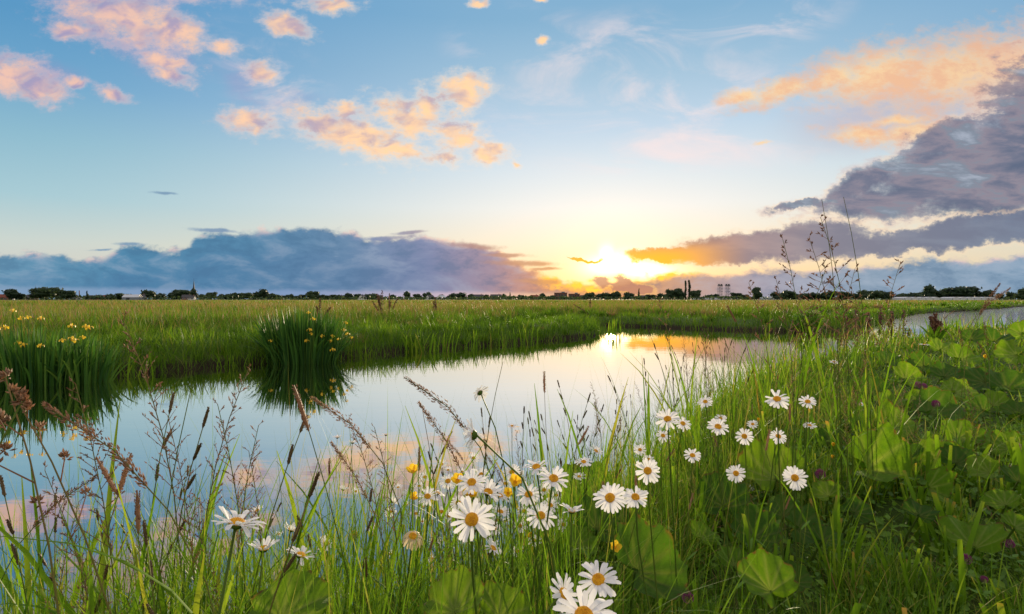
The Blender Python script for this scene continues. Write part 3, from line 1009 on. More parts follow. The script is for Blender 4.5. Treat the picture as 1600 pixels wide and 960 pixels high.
def build_tussocks():
    # coarse tussocks that break up the evenness of the field
    cx, cy, cr = polar_points(2600, 8, 150, -54, 54)
    sd, near = shore(cx, cy)
    k = (sd > 0.15) & (~near)
    cx, cy, cr, sd = cx[k], cy[k], cr[k], sd[k]
    m = 64
    n = len(cx) * m
    size = np.repeat(rng.uniform(0.5, 1.25, len(cx)), m)
    tone = np.repeat(rng.choice([0.05, 0.18, 0.32, 0.5, 0.85], len(cx), p=[.26, .26, .22, .16, .10]), m)
    a = rng.uniform(0, 6.283, n)
    q = 0.16 * np.abs(rng.normal(0, 1, n)) * size
    x, y = np.repeat(cx, m) + q * np.cos(a), np.repeat(cy, m) + q * np.sin(a) * 0.8
    r = np.repeat(cr, m)
    h = rng.uniform(0.28, 0.62, n) * size * np.where(np.repeat(sd, m) > 2.5, 1.1, 0.75) * (0.68 + 0.32 * sstep(12, 30, r))
    w = np.maximum(0.009, 0.0010 * r) * rng.uniform(0.6, 1.3, n)
    blades('field_tussocks', np.stack([x, y, land(x, y) - 0.02], -1), np.clip(h, 0.1, 0.85), a + rng.normal(0, 0.5, n), np.abs(rng.normal(0.22, 0.2, n)), rng.normal(0.7, 0.4, n), w, 3, np.clip(tone + rng.normal(0, 0.12, n), 0, 1.05), M_FIELD)


build_far_meadow()
build_tussocks()
build_far_fringe()



# ================================================================== things on the horizon
def crown_mesh(name, w, h, lobes, seed, n=420, leaf=0.55, shape='round'):
    """leaf-clump faces spread through a crown's lobes; unit: metres, base of the crown at 0"""
    r = np.random.default_rng(seed)
    cs = []
    for k in range(lobes):
        if shape == 'column':
            cs.append((r.normal(0, w * 0.06), r.normal(0, w * 0.06), h * (k + 0.6) / lobes, w * 0.40 * (1.0 - 0.55 * abs((k + 0.5) / lobes - 0.4)), h / lobes * 0.8))
        elif shape == 'cone':
            t = (k + 0.5) / lobes
            cs.append((r.normal(0, w * 0.04), r.normal(0, w * 0.04), h * t, w * 0.5 * (1.05 - t), h / lobes * 0.8))
        else:
            a = r.uniform(0, 6.283)
            d = w * 0.30 * math.sqrt(r.random())
            zz = h * (0.16 + 0.58 * r.random() ** 0.8)
            cs.append((d * math.cos(a), d * math.sin(a), zz, w * r.uniform(0.24, 0.34), h * r.uniform(0.20, 0.28)))
    V, T = [], []
    solid, quads = [], []
    for cx, cy, cz, rr, rz in cs:                        # the dense inside of each lobe
        b0 = len(solid)
        for i in range(5):
            ph = math.pi * (i + 0.5) / 5 - math.pi / 2
            for k in range(7):
                th = 6.2832 * k / 7
                q = r.uniform(0.62, 0.88)
                solid.append((cx + rr * q * math.cos(ph) * math.cos(th), cy + rr * q * math.cos(ph) * math.sin(th), max(0.0, cz + rz * q * math.sin(ph))))
        quads += [(b0 + i * 7 + k, b0 + i * 7 + (k + 1) % 7, b0 + (i + 1) * 7 + (k + 1) % 7, b0 + (i + 1) * 7 + k) for i in range(4) for k in range(7)]
    for i in range(n):
        cx, cy, cz, rr, rz = cs[i % lobes]
        d = r.normal(0, 1, 3)
        d /= np.linalg.norm(d)
        k = r.uniform(0.55, 1.05)
        p = np.array([cx, cy, cz]) + d * np.array([rr, rr, rz]) * k
        p[2] = max(p[2], 0.02 * h)
        nn = d + r.normal(0, 0.5, 3)
        nn /= np.linalg.norm(nn)
        a = np.cross(nn, r.normal(0, 1, 3)); a /= np.linalg.norm(a)
        b = np.cross(nn, a)
        s = leaf * r.uniform(0.6, 1.4)
        V += [p + a * s, p + b * s * 0.7, p - a * s, p - b * s * 0.7]
        T += [float(np.clip(0.5 + r.normal(0, 0.25), 0, 1))] * 4
    q = np.concatenate([np.arange(n * 4).reshape(-1, 4), np.array(quads) + n * 4])
    return mesh_np(name, np.array(V + solid), q, None, M_TREE, T + [0.3] * len(solid), smooth=False)


def trunk_mesh(h, r0, seed):
    m = MB()
    rr = random.Random(seed)
    m.tube([(0, 0, 0), (0.05 * h * rr.uniform(-1, 1), 0, h * 0.5), (0, 0.04 * h, h)], [r0, r0 * 0.8, r0 * 0.5], 6)
    for k in range(3):
        a = rr.uniform(0, 6.28)
        m.tube([(0, 0, h * 0.6), (math.cos(a) * h * 0.5, math.sin(a) * h * 0.5, h * 1.25)], [r0 * 0.5, r0 * 0.2], 5)
    return m.mesh('tree_trunk', M_BARK)


TREE_KINDS = {}
for kind, (w, h, th, lobes, n, leaf, shape) in {
        'round': (9.0, 8.5, 1.4, 11, 620, 0.62, 'round'), 'broad': (14.0, 9.0, 1.4, 16, 820, 0.72, 'round'), 'tall': (7.0, 11.0, 1.8, 13, 640, 0.60, 'round'),
        'low': (10.0, 5.0, 1.0, 10, 520, 0.62, 'round'), 'poplar': (4.0, 15.0, 2.0, 9, 520, 0.50, 'column'), 'conifer': (4.4, 9.5, 1.0, 8, 420, 0.42, 'cone'), 'ragged': (10.0, 9.0, 1.6, 10, 460, 0.6, 'round')}.items():
    for v in range(2):
        TREE_KINDS[kind, v] = (crown_mesh('tree_crown', w, h, lobes, hash((len(kind), v, kind[0])) % 999 if False else (sum(map(ord, kind)) * 7 + v), n, leaf, shape), trunk_mesh(th + h * 0.3, 0.32, v + len(kind)), th, w, h + th)


def far_tree(kind, px, top, wpx, Y, label, group, v=0, name=None):
    """a tree whose crown covers wpx photograph pixels and reaches up to the pixel row top"""
    crown, trunk, th, w, h = TREE_KINDS[kind, v]
    p = at(px, 467.5, Y)
    H = (at(px, top, Y).z - 0.3) * 1.28
    W = wpx / F * Y
    nm = name or {'poplar': 'poplar_tree', 'conifer': 'conifer_tree'}.get(kind, 'broadleaf_tree')
    e = empty(nm, (p.x, Y, 0.3), random.uniform(0, 6.28))
    e.scale = (W / w, W / w, H / h)
    tag(e, label, 'tree', group)
    link('trunk', trunk, e)
    link('crown', crown, e, (0, 0, th * 0.3))
    return e


G_TREES = 'trees along the far edge of the meadow'
specials = [
    ('broad', 72, 450, 42, 620, 'broadest dark tree crown on the skyline beside the wind turbine', 0),
    ('round', 18, 453, 26, 600, 'round tree by the red roofed house at the very end of the skyline', 1),
    ('round', 104, 454, 23, 600, 'dark round tree between the broad crown and the chimney stack', 0),
    ('conifer', 136, 457, 7, 640, 'small pointed conifer beside the slim chimney stack', 0),
    ('round', 188, 459, 21, 640, 'low round tree in front of the long grey barn', 1),
    ('low', 205, 460, 24, 660, 'flat topped tree rising over the grey barn roof', 0),
    ('conifer', 222, 456, 10, 640, 'pointed conifer close by the gable of the grey farmhouse', 1),
    ('round', 233, 454, 17, 640, 'neat round tree next to the pointed conifer', 0),
    ('broad', 285, 454, 30, 640, 'broad tree just before the church spire', 1),
    ('ragged', 305, 452, 15, 620, 'ragged tall tree standing at the foot of the church spire', 0),
    ('tall', 409, 453, 22, 640, 'tallest double crowned tree beyond the big iris clump', 0),
    ('low', 425, 459, 18, 640, 'low crown leaning against the double crowned tree', 1),
    ('broad', 382, 458, 26, 660, 'spreading crown halfway between church and iris clump', 0),
    ('round', 488, 456, 20, 640, 'lone round tree above the top of the iris clump', 1),
    ('low', 578, 459, 26, 680, 'low tree beside a white gabled house', 0),
    ('conifer', 797, 459, 5, 700, 'tiny thin conifer short of the flat roofed blocks', 0),
    ('conifer', 998, 454, 6, 700, 'slender conifer under the glowing cloud bar', 1),
    ('poplar', 1071, 444, 5, 640, 'thinner one of the two dark poplars', 0),
    ('poplar', 1077, 443, 6, 640, 'thicker one of the two dark poplars', 1),
    ('round', 1048, 453, 16, 640, 'small round tree beside the dark poplars on the sunward side', 0),
    ('round', 1060, 452, 22, 640, 'light airy tree crown touching the poplars', 1),
    ('round', 1088, 454, 18, 650, 'round tree between the poplars and the lift bridge', 0),
    ('round', 1182, 450, 17, 600, 'dark ball shaped tree standing alone past the lift bridge', 1),
    ('tall', 1450, 447, 22, 620, 'tallest tree over the long white glasshouses', 1),
    ('broad', 1500, 449, 50, 620, 'very wide dark grove-like tree behind the glasshouses', 0),
    ('round', 1546, 454, 20, 600, 'round tree where the wide water meets the skyline', 0),
    ('tall', 1596, 452, 18, 600, 'tree at the skyline above the wide water by the frame edge', 1),
]
for kind, px, top, w, Y, lab, v in specials:
    far_tree(kind, px, top, w, Y, lab, G_TREES, v)
for px, top, w in [(160, 462, 20), (252, 459, 18), (268, 457, 20), (318, 460, 15), (331, 457, 16), (345, 460, 13), (357, 459, 15), (368, 458, 15), (398, 460, 14), (445, 461, 14), (455, 460, 11), (472, 461, 14)]:
    far_tree(random.choice(['round', 'low', 'ragged']), px, top, w, random.uniform(640, 720), 'small dark tree in the row either side of the church', 'row of trees about the church', random.randint(0, 1))
for px, top, w in [(34, 460, 16), (88, 459, 18), (150, 461, 16), (174, 460, 18), (244, 460, 14), (276, 459, 16), (294, 460, 14), (432, 461, 16), (464, 462, 14), (500, 461, 16), (512, 462, 13), (528, 461, 12)]:
    far_tree(random.choice(['round', 'low', 'ragged']), px, top, w, random.uniform(640, 700), 'low bushy tree filling a gap between the houses beside the church', 'bushy trees filling gaps', random.randint(0, 1))
for px, top, w in [(522, 461, 12), (545, 459, 18), (560, 460, 14), (612, 461, 14), (635, 456, 13), (652, 460, 14), (668, 457, 17), (690, 461, 14), (705, 459, 22), (722, 458, 20), (738, 460, 16), (760, 461, 15), (787, 460, 9), (815, 461, 14), (845, 459, 16), (862, 462, 10)]:
    far_tree(random.choice(['round', 'low', 'ragged', 'tall']), px, top, w, random.uniform(680, 760), 'small hazy tree among the village roofs under the blue cloud bank', 'trees among the village roofs', random.randint(0, 1))
for px, top, w in [(920, 457, 20), (945, 458, 26), (963, 456, 18), (982, 457, 17), (1015, 461, 18), (1034, 459, 20), (1112, 460, 24), (1150, 458, 18), (1165, 461, 14)]:
    far_tree(random.choice(['round', 'low', 'ragged']), px, top, w, random.uniform(660, 720), 'small backlit tree below the setting sun and orange cloud', 'backlit trees below the sun', random.randint(0, 1))
for k in range(21):
    px = 1212 + k * 11.2 + random.uniform(-3, 3)
    far_tree(random.choice(['round', 'low', 'broad', 'ragged']), px, 456.5 + random.uniform(-2.5, 3.5), random.uniform(14, 26), random.uniform(560, 640), 'tree of the close dark row behind the tall seeding grasses', 'close row of trees behind the tall grasses', random.randint(0, 1))
for px, top, w in [(1468, 455, 16), (1520, 454, 22), (1532, 457, 14), (1562, 459, 14), (1580, 456, 14)]:
    far_tree(random.choice(['round', 'low']), px, top, w, random.uniform(600, 640), 'low dark tree around the glasshouses', 'low trees around the glasshouses', random.randint(0, 1))


def build_treeline():
    """low scrub that closes the gaps along the skyline and reads as one mass"""
    n = 12000
    a = rng.uniform(R(-47), R(47), n)
    Y = rng.uniform(600, 820, n)
    X = np.tan(a) * Y
    hh = 4.0 + 1.8 * wobble(X, Y * 0, 0.02, 71) + 0.9 * wobble(X, Y * 0, 0.11, 72)
    Z = 0.3 + np.clip(hh, 0.9, 6) * rng.random(n) ** 0.7
    s = rng.uniform(0.7, 1.6, n)
    nrm = rng.normal(0, 1, (n, 3)); nrm /= np.linalg.norm(nrm, axis=1, keepdims=True)
    u = np.cross(nrm, rng.normal(0, 1, (n, 3))); u /= np.linalg.norm(u, axis=1, keepdims=True)
    v = np.cross(nrm, u)
    P = np.stack([X, Y, Z], -1)
    V = np.stack([P + u * s[:, None], P + v * s[:, None] * 0.8, P - u * s[:, None], P - v * s[:, None] * 0.8], 1)
    tag(link('distant_scrub', mesh_np('distant_scrub', V.reshape(-1, 3), np.arange(n * 4).reshape(-1, 4), None, M_TREE, np.repeat(rng.uniform(0.2, 0.8, n), 4), False)), kind='stuff')


build_treeline()

# ------------------------------------------------------------------ houses
M_BRICKW = solid_mat('house_brick', (0.20, 0.10, 0.075), 0.85, 0.2, 0.2, 3)
M_PLASTER = solid_mat('house_white_render', (0.66, 0.65, 0.62), 0.8, 0.2, 0.08, 2)
M_GREYW = solid_mat('grey_cladding', (0.20, 0.22, 0.24), 0.7, 0.3, 0.15, 2)
M_TILE_R = solid_mat('red_roof_tile', (0.20, 0.065, 0.045), 0.8, 0.2, 0.25, 5)
M_TILE_D = solid_mat('dark_roof_tile', (0.055, 0.055, 0.062), 0.7, 0.3, 0.25, 5)
M_STEELROOF = solid_mat('pale_metal_roof', (0.42, 0.46, 0.50), 0.45, 0.5, 0.08, 2)
M_PANE = solid_mat('window_glass', (0.03, 0.035, 0.045), 0.1, 0.7, 0.2, 2)
M_FRAMEW = solid_mat('white_window_frame', (0.70, 0.70, 0.68), 0.6, 0.3, 0.05)
M_STONE = solid_mat('church_stone', (0.13, 0.11, 0.10), 0.9, 0.15, 0.25, 1.5)
M_SLATE = solid_mat('spire_slate', (0.045, 0.05, 0.058), 0.6, 0.4, 0.2, 2)
M_STEEL = solid_mat('bridge_steel', (0.06, 0.065, 0.075), 0.5, 0.5, 0.1, 2)
M_GLASSHOUSE = solid_mat('glasshouse_whitewash', (0.58, 0.60, 0.62), 0.35, 0.6, 0.06, 0.6)


def house(px, Y, w, d, eave, ridge, rz, wall, roof, label, group, chimney=True):
    w, d, eave, ridge = w * 0.85, d * 0.85, eave * 0.9, ridge * 0.82
    p = at(px, 467.5, Y)
    e = empty('house', (p.x, Y, 0.3), rz)
    tag(e, label, 'house', group)
    m = MB()
    # walls with gables
    x, y = w / 2, d / 2
    m.add([(-x, -y, 0), (x, -y, 0), (x, y, 0), (-x, y, 0), (-x, -y, eave), (x, -y, eave), (x, y, eave), (-x, y, eave), (-x, 0, ridge - 0.05), (x, 0, ridge - 0.05)],
          [(0, 1, 5, 4), (2, 3, 7, 6), (1, 2, 6, 9, 5), (3, 0, 4, 8, 7), (4, 5, 9, 8), (6, 7, 8, 9)])
    m.build('wall', wall, e, smooth=False)
    m = MB()
    o = 0.35
    zs = eave - o * (ridge - eave) / y
    for s in (-1, 1):
        V = [(-x - o, s * (y + o), zs), (x + o, s * (y + o), zs), (x + o, 0, ridge), (-x - o, 0, ridge)]
        V += [(a, b, c + 0.22) for a, b, c in V]
        m.add(V, [(0, 1, 2, 3), (4, 5, 6, 7), (0, 1, 5, 4), (1, 2, 6, 5), (2, 3, 7, 6), (3, 0, 4, 7)])
    rf = m.build('roof', roof, e, smooth=False)
    if chimney:
        m = MB()
        m.box((x * 0.55, 0.3, ridge + 0.35), (0.7, 0.7, 1.5))
        m.build('chimney', M_BRICKW, rf, smooth=False)
    for k in (-0.3, 0.05, 0.32):
        m = MB()
        m.box((k * w, -y - 0.03, eave * 0.52), (1.5, 0.10, 1.5))
        wn = m.build('window', M_FRAMEW, e, smooth=False)
        m = MB()
        m.box((k * w, -y - 0.06, eave * 0.52), (1.25, 0.10, 1.25))
        m.build('pane', M_PANE, wn, smooth=False)
    return e


G_H = 'houses of the village on the skyline'
hs = [
    (6, 610, 13, 8, 3.0, 7.2, 0.2, M_BRICKW, M_TILE_R, 'low brick house with red roof at the very end of the skyline'),
    (16, 650, 8, 7, 3.0, 6.0, 0.5, M_PLASTER, M_TILE_R, 'small white walled house half behind the round end tree'),
    (50, 640, 10, 8, 3, 7.0, 0.3, M_BRICKW, M_TILE_D, 'dark roofed brick house between the turbine mast and the round tree'),
    (116, 680, 15, 8, 3, 6.0, 0.0, M_GREYW, M_TILE_D, 'long dark roofed house under the chimney stack'),
    (146, 690, 12, 8, 3, 6.6, 0.2, M_BRICKW, M_TILE_D, 'brick house in the gap after the small conifer'),
    (166, 690, 9, 8, 3, 6.8, 1.2, M_BRICKW, M_TILE_R, 'gable end brick house beside the barn trees'),
    (222, 630, 7, 10, 3.2, 7.2, 0.25, M_GREYW, M_TILE_D, 'grey farmhouse with steep gable by the pointed conifer'),
    (292, 610, 10, 8, 3.0, 6.6, 0.3, M_BRICKW, M_TILE_D, 'brick house in the trees below the church'),
    (300, 600, 7, 6, 2.8, 5.4, 0.1, M_PLASTER, M_TILE_D, 'tiny pale walled house just under the church spire'),
    (398, 690, 11, 8, 3, 7.0, 0.4, M_BRICKW, M_TILE_R, 'brick and red tile house beside the double crowned tree'),
    (436, 720, 16, 8, 3, 6.4, 0.0, M_GREYW, M_TILE_D, 'long grey house after the double crowned tree'),
    (510, 720, 18, 8, 3, 6.4, 0.0, M_GREYW, M_TILE_D, 'very long grey roofed terrace above the iris clump'),
    (530, 720, 12, 8, 3, 6.8, 0.1, M_BRICKW, M_TILE_D, 'brick house at the end of the grey terrace'),
    (566, 640, 7, 9, 3.0, 6.6, 1.3, M_PLASTER, M_TILE_D, 'white gabled house near the low tree'),
    (590, 700, 14, 8, 3, 6.8, 0.0, M_BRICKW, M_TILE_D, 'brick house behind the tall dock spikes'),
    (672, 650, 8, 9, 3.2, 6.6, 0.7, M_PLASTER, M_TILE_D, 'white walled house showing between two village trees'),
    (690, 660, 9, 9, 3.0, 6.4, 0.9, M_PLASTER, M_STEELROOF, 'white house with pale roof past the village trees'),
    (748, 720, 14, 9, 4, 8.0, 0.0, M_GREYW, M_TILE_D, 'tall grey house under the tail of the blue cloud'),
    (775, 720, 16, 9, 4.5, 8.2, 0.1, M_BRICKW, M_TILE_D, 'wide brick block before the flat roofed buildings'),
    (835, 720, 12, 8, 3, 7.2, 0.4, M_BRICKW, M_TILE_R, 'red roofed house next to the flat roofed blocks'),
    (912, 720, 10, 8, 3, 7.0, 0.2, M_BRICKW, M_TILE_D, 'dark house below the brown cloud knot'),
    (1008, 710, 13, 8, 3, 6.6, 0.0, M_BRICKW, M_TILE_D, 'dark house after the slender conifer'),
]
for a in hs:
    house(*a, G_H)


def flat_block(px, Y, w, h, label):
    p = at(px, 467.5, Y)
    e = empty('flat_roofed_building', (p.x, Y, 0.3))
    tag(e, label, 'building', 'flat roofed blocks in the village')
    m = MB(); m.box((0, 0, h / 2), (w, 9, h)); m.build('wall', M_BRICKW, e, smooth=False)
    m = MB(); m.box((0, 0, h + 0.16), (w + 0.8, 9.8, 0.3)); rf = m.build('roof', M_TILE_D, e, smooth=False)
    m = MB(); m.box((w * 0.2, 0, h + 0.95), (w * 0.25, 4, 1.3)); m.build('plant_room', M_GREYW, rf, smooth=False)
    for r_ in range(2):
        for k in range(4):
            m = MB(); m.box(((k - 1.5) * w / 4.4, -4.53, h * (0.28 + 0.42 * r_)), (w / 7, 0.1, h * 0.22))
            m.build('window', M_PANE, e, smooth=False)


flat_block(876, 730, 16, 8.8, 'flat roofed block, the longer of two dark ones below the orange cloud')
flat_block(897, 740, 14, 7.6, 'flat roofed block, the shorter of two dark ones below the orange cloud')


def barn(px, Y, w, d, eave, ridge, label, name='barn'):
    p = at(px, 467.5, Y)
    e = empty(name, (p.x, Y, 0.3), 0.15)
    tag(e, label, 'barn')
    x, y = w / 2, d / 2
    m = MB()
    m.add([(-x, -y, 0), (x, -y, 0), (x, y, 0), (-x, y, 0), (-x, -y, eave), (x, -y, eave), (x, y, eave), (-x, y, eave), (-x, 0, ridge), (x, 0, ridge)],
          [(0, 1, 5, 4), (2, 3, 7, 6), (1, 2, 6, 9, 5), (3, 0, 4, 8, 7)])
    m.build('wall', M_GREYW, e, smooth=False)
    m = MB()
    for s in (-1, 1):
        V = [(-x - .4, s * (y + .4), eave - 0.1), (x + .4, s * (y + .4), eave - 0.1), (x + .4, 0, ridge + 0.1), (-x - .4, 0, ridge + 0.1)]
        V += [(a, b, c + 0.15) for a, b, c in V]
        m.add(V, [(0, 1, 2, 3), (4, 5, 6, 7), (0, 1, 5, 4), (1, 2, 6, 5), (2, 3, 7, 6), (3, 0, 4, 7)])
    m.build('roof', M_STEELROOF, e, smooth=False)
    m = MB(); m.box((-x * 0.3, -y - 0.06, eave * 0.45), (3.2, 0.12, eave * 0.85)); m.build('door', M_TILE_D, e, smooth=False)


barn(207, 600, 15, 10, 2.8, 5.6, 'long low barn with pale grey metal roof before the farmhouse')


def church():
    Y = 760
    p = at(303, 467.5, Y)
    e = empty('church', (p.x, Y, 0.3))
    tag(e, 'village church with a needle thin dark spire above the trees', 'church')
    m = MB(); m.box((0, 0, 4.5), (3.6, 3.6, 9.0)); m.box((0, 0, 9.1), (4.0, 4.0, 0.4)); m.build('tower', M_STONE, e, smooth=False)
    top = at(303, 437, Y).z - 0.3
    m = MB()
    b = 2.3
    ring = [(b * math.cos(k * math.pi / 4 + .39), b * math.sin(k * math.pi / 4 + .39), 9.3) for k in range(8)]
    ring2 = [(x * 0.42, y * 0.42, 9.3 + (top - 9.3) * 0.45) for x, y, z in ring]
    m.add(ring + ring2 + [(0, 0, top)], [(k, (k + 1) % 8, 8 + (k + 1) % 8, 8 + k) for k in range(8)] + [(8 + k, 8 + (k + 1) % 8, 16) for k in range(8)])
    sp = m.build('spire', M_SLATE, e, smooth=False)
    m = MB(); m.tube([(0, 0, top - 0.3), (0, 0, top + 1.0)], 0.10, 5); m.box((0, 0, top + 0.6), (0.7, 0.12, 0.12)); m.build('cross', M_STEEL, sp, smooth=False)
    m = MB()
    m.add([(-1.8, -3.2, 0), (-1.8, 3.2, 0), (-1.8, 3.2, 4), (-1.8, -3.2, 4), (-13, -3.2, 0), (-13, 3.2, 0), (-13, 3.2, 4), (-13, -3.2, 4), (-1.8, 0, 7.6), (-13, 0, 7.6)],
          [(0, 4, 7, 3), (1, 2, 6, 5), (4, 5, 6, 9, 7), (0, 3, 8, 2, 1)])
    nv = m.build('nave', M_STONE, e, smooth=False)
    m = MB()
    for s in (-1, 1):
        V = [(-1.7, s * 3.6, 3.8), (-13.4, s * 3.6, 3.8), (-13.4, 0, 7.8), (-1.7, 0, 7.8)]
        V += [(a, b_, c + 0.2) for a, b_, c in V]
        m.add(V, [(0, 1, 2, 3), (4, 5, 6, 7), (0, 1, 5, 4), (1, 2, 6, 5), (2, 3, 7, 6), (3, 0, 4, 7)])
    m.build('roof', M_SLATE, e, smooth=False)
    for k in range(4):
        m = MB(); m.box((-3.5 - 2.6 * k, -3.24, 2.2), (1.0, 0.1, 2.2)); m.build('window', M_PANE, nv, smooth=False)


church()


def turbine():
    Y = 1100
    p = at(56, 467.5, Y)
    e = empty('wind_turbine', (p.x, Y, 0.3))
    tag(e, 'slim wind turbine over the broadest tree on the skyline', 'wind turbine')
    hub = at(57, 452, Y).z - 0.3
    m = MB(); m.tube([(0, 0, 0), (0, 0, hub)], [0.65, 0.40], 8); m.build('mast', M_STEEL, e)
    m = MB(); m.box((0, 0.3, hub + 0.2), (0.9, 2.2, 0.9)); m.tube([(0, -0.8, hub + 0.2), (0, -1.5, hub + 0.2)], [0.5, 0.2], 8); nc = m.build('nacelle', M_STEEL, e)
    for k in range(3):
        a = R(80 + 120 * k)
        L = 8.5
        m = MB()
        c, s = math.cos(a), math.sin(a)
        pts = [Vector((c * r_ * L, -1.3, hub + 0.2 + s * r_ * L)) for r_ in (0.03, 0.2, 0.6, 1.0)]
        m.strip(pts, [0.22, 0.50, 0.32, 0.06], (-s, 0.25, c), fold=0.3)
        m.build('blade', M_STEEL, nc)


turbine()


def chimney_stack():
    Y = 720
    p = at(124, 467.5, Y)
    e = empty('chimney_stack', (p.x, Y, 0.3))
    tag(e, 'slim free standing chimney stack between round tree and small conifer', 'chimney')
    h = at(124, 455, Y).z - 0.3
    m = MB(); m.tube([(0, 0, 0), (0, 0, h)], [0.62, 0.48], 10); s = m.build('shaft', M_BRICKW, e)
    m = MB(); m.tube([(0, 0, h), (0, 0, h + 0.5)], [0.62, 0.62], 10); m.build('rim', M_STONE, e)


chimney_stack()


def lift_bridge():
    Y = 700
    p = at(1131, 467.5, Y)
    e = empty('lift_bridge', (p.x, Y, 0.3), 0.12)
    tag(e, 'lift bridge with two open steel lattice towers against the pale cloud', 'bridge')
    top = at(1131, 444, Y).z - 0.3
    for sx in (-4.8, 4.8):
        m = MB()
        hw, hd = 2.1, 1.6
        legs = []
        for a in (-1, 1):
            for b in (-1, 1):
                m.tube([(sx + a * (hw + 0.7), b * (hd + 0.4), 0), (sx + a * hw, b * hd, top - 2.6)], 0.17, 4)
        zs = [k / 5 * (top - 2.6) for k in range(6)]
        for z0, z1 in zip(zs, zs[1:]):
            for b in (-1, 1):
                m.tube([(sx - hw, b * hd, z0), (sx + hw, b * hd, z1)], 0.11, 4)
                m.tube([(sx + hw, b * hd, z0), (sx - hw, b * hd, z1)], 0.11, 4)
            m.tube([(sx - hw, -hd, z1), (sx + hw, -hd, z1)], 0.14, 4)
        t = m.build('lattice_tower', M_STEEL, e, smooth=False)
        m = MB(); m.box((sx, 0, top - 1.9), (5.0, 4.2, 0.9)); m.box((sx, 0, top - 0.25), (5.0, 4.2, 0.3)); m.box((sx - 1.6, 0, top - 0.9), (0.5, 3.0, 1.2)); m.box((sx + 1.6, 0, top - 0.9), (0.5, 3.0, 1.2)); m.build('machine_house', M_STEEL, t, smooth=False)
    m = MB(); m.box((0, 0, 4.0), (34, 4.0, 0.7)); m.build('deck', M_STEEL, e, smooth=False)


lift_bridge()


def glasshouse(px0, px1, Y, label, h=2.6):
    x0, x1 = at(px0, 467.5, Y).x, at(px1, 467.5, Y).x
    e = empty('glasshouse', ((x0 + x1) / 2, Y, 0.3))
    tag(e, label, 'glasshouse', 'long white glasshouses')
    w = x1 - x0
    m = MB(); m.box((0, 0, h * 0.4), (w, 18, h * 0.8)); m.build('wall', M_GLASSHOUSE, e, smooth=False)
    nb = max(3, int(w / 6.5))
    m = MB()
    for k in range(nb):
        a, b = -w / 2 + k * w / nb, -w / 2 + (k + 1) * w / nb
        c = (a + b) / 2
        m.add([(a, -9.2, h * 0.81), (b, -9.2, h * 0.81), (c, -9.2, h * 1.15), (a, 9.2, h * 0.81), (b, 9.2, h * 0.81), (c, 9.2, h * 1.15)], [(0, 1, 2), (3, 5, 4), (0, 2, 5, 3), (1, 4, 5, 2)])
    m.build('roof', M_GLASSHOUSE, e, smooth=False)
    m = MB()
    for k in range(nb + 1):
        m.box((-w / 2 + k * w / nb, -9.08, h * 0.4), (0.25, 0.1, h * 0.8))
    m.build('frame', M_STEEL, e, smooth=False)


glasshouse(1404, 1458, 560, 'longer white glasshouse row past the tallest tree')
glasshouse(1478, 1545, 580, 'white glasshouse row in front of the wide dark grove tree')
glasshouse(1086, 1122, 660, 'low pale glasshouse at the foot of the lift bridge', 2.0)
glasshouse(1190, 1212, 640, 'shortest pale glasshouse beside the ball shaped tree', 2.4)


# ================================================================== plants of the far bank
def sword_leaf(h, w, lean, a, r0, rr, tint):
    """one tall blade leaf of an iris or reed, rooted r0 from the middle"""
    m = MB()
    c, s = math.cos(a), math.sin(a)
    pts, ws = [], []
    n = 6
    th = lean * 0.4
    x, z = r0, 0.0
    bend = lean * rr.uniform(0.6, 1.5)
    for k in range(n + 1):
        pts.append((c * x, s * x, z))
        t = k / n
        ws.append(w * 0.5 * (0.75 + 0.5 * t) * (1 - t ** 3.5) + 0.0006)
        x += math.sin(th) * h / n
        z += math.cos(th) * h / n
        th += bend / n * (1.6 if t > 0.6 else 0.8)
    sa = a + math.pi / 2 + rr.uniform(-1.2, 1.2)
    m.strip(pts, ws, (math.cos(sa), math.sin(sa), 0), tint, 0.12)
    return m


def iris_flower_meshes():
    g = {}
    m = MB()
    for k in range(1):
        pts, ws = [], []
        for t in (0, .25, .5, .75, 1):
            pts.append((0.01 + 0.045 * math.sin(t * 1.7), 0, 0.02 + 0.03 * math.sin(t * 2.2) - 0.045 * t * t))
            ws.append(0.004 + 0.018 * math.sin(min(t * 1.2, 1) * 2.3) * (1 if t < 1 else 0.35))
        m.strip(pts, ws, (0, 1, 0), 0.55, 0.2)
    g['fall'] = m.mesh('fall_petal', M_YELLOW)
    m = MB()
    m.strip([(0.004, 0, 0.02), (0.010, 0, 0.04), (0.012, 0, 0.060)], [0.003, 0.008, 0.003], (0, 1, 0), 0.8, 0.3)
    g['standard'] = m.mesh('standard_petal', M_YELLOW)
    m = MB()
    m.tube([(0, 0, -0.02), (0, 0, 0.01), (0, 0, 0.03)], [0.006, 0.010, 0.004], 6)
    g['core'] = m.mesh('flower', M_YELLOW)
    return g


IRF = iris_flower_meshes()


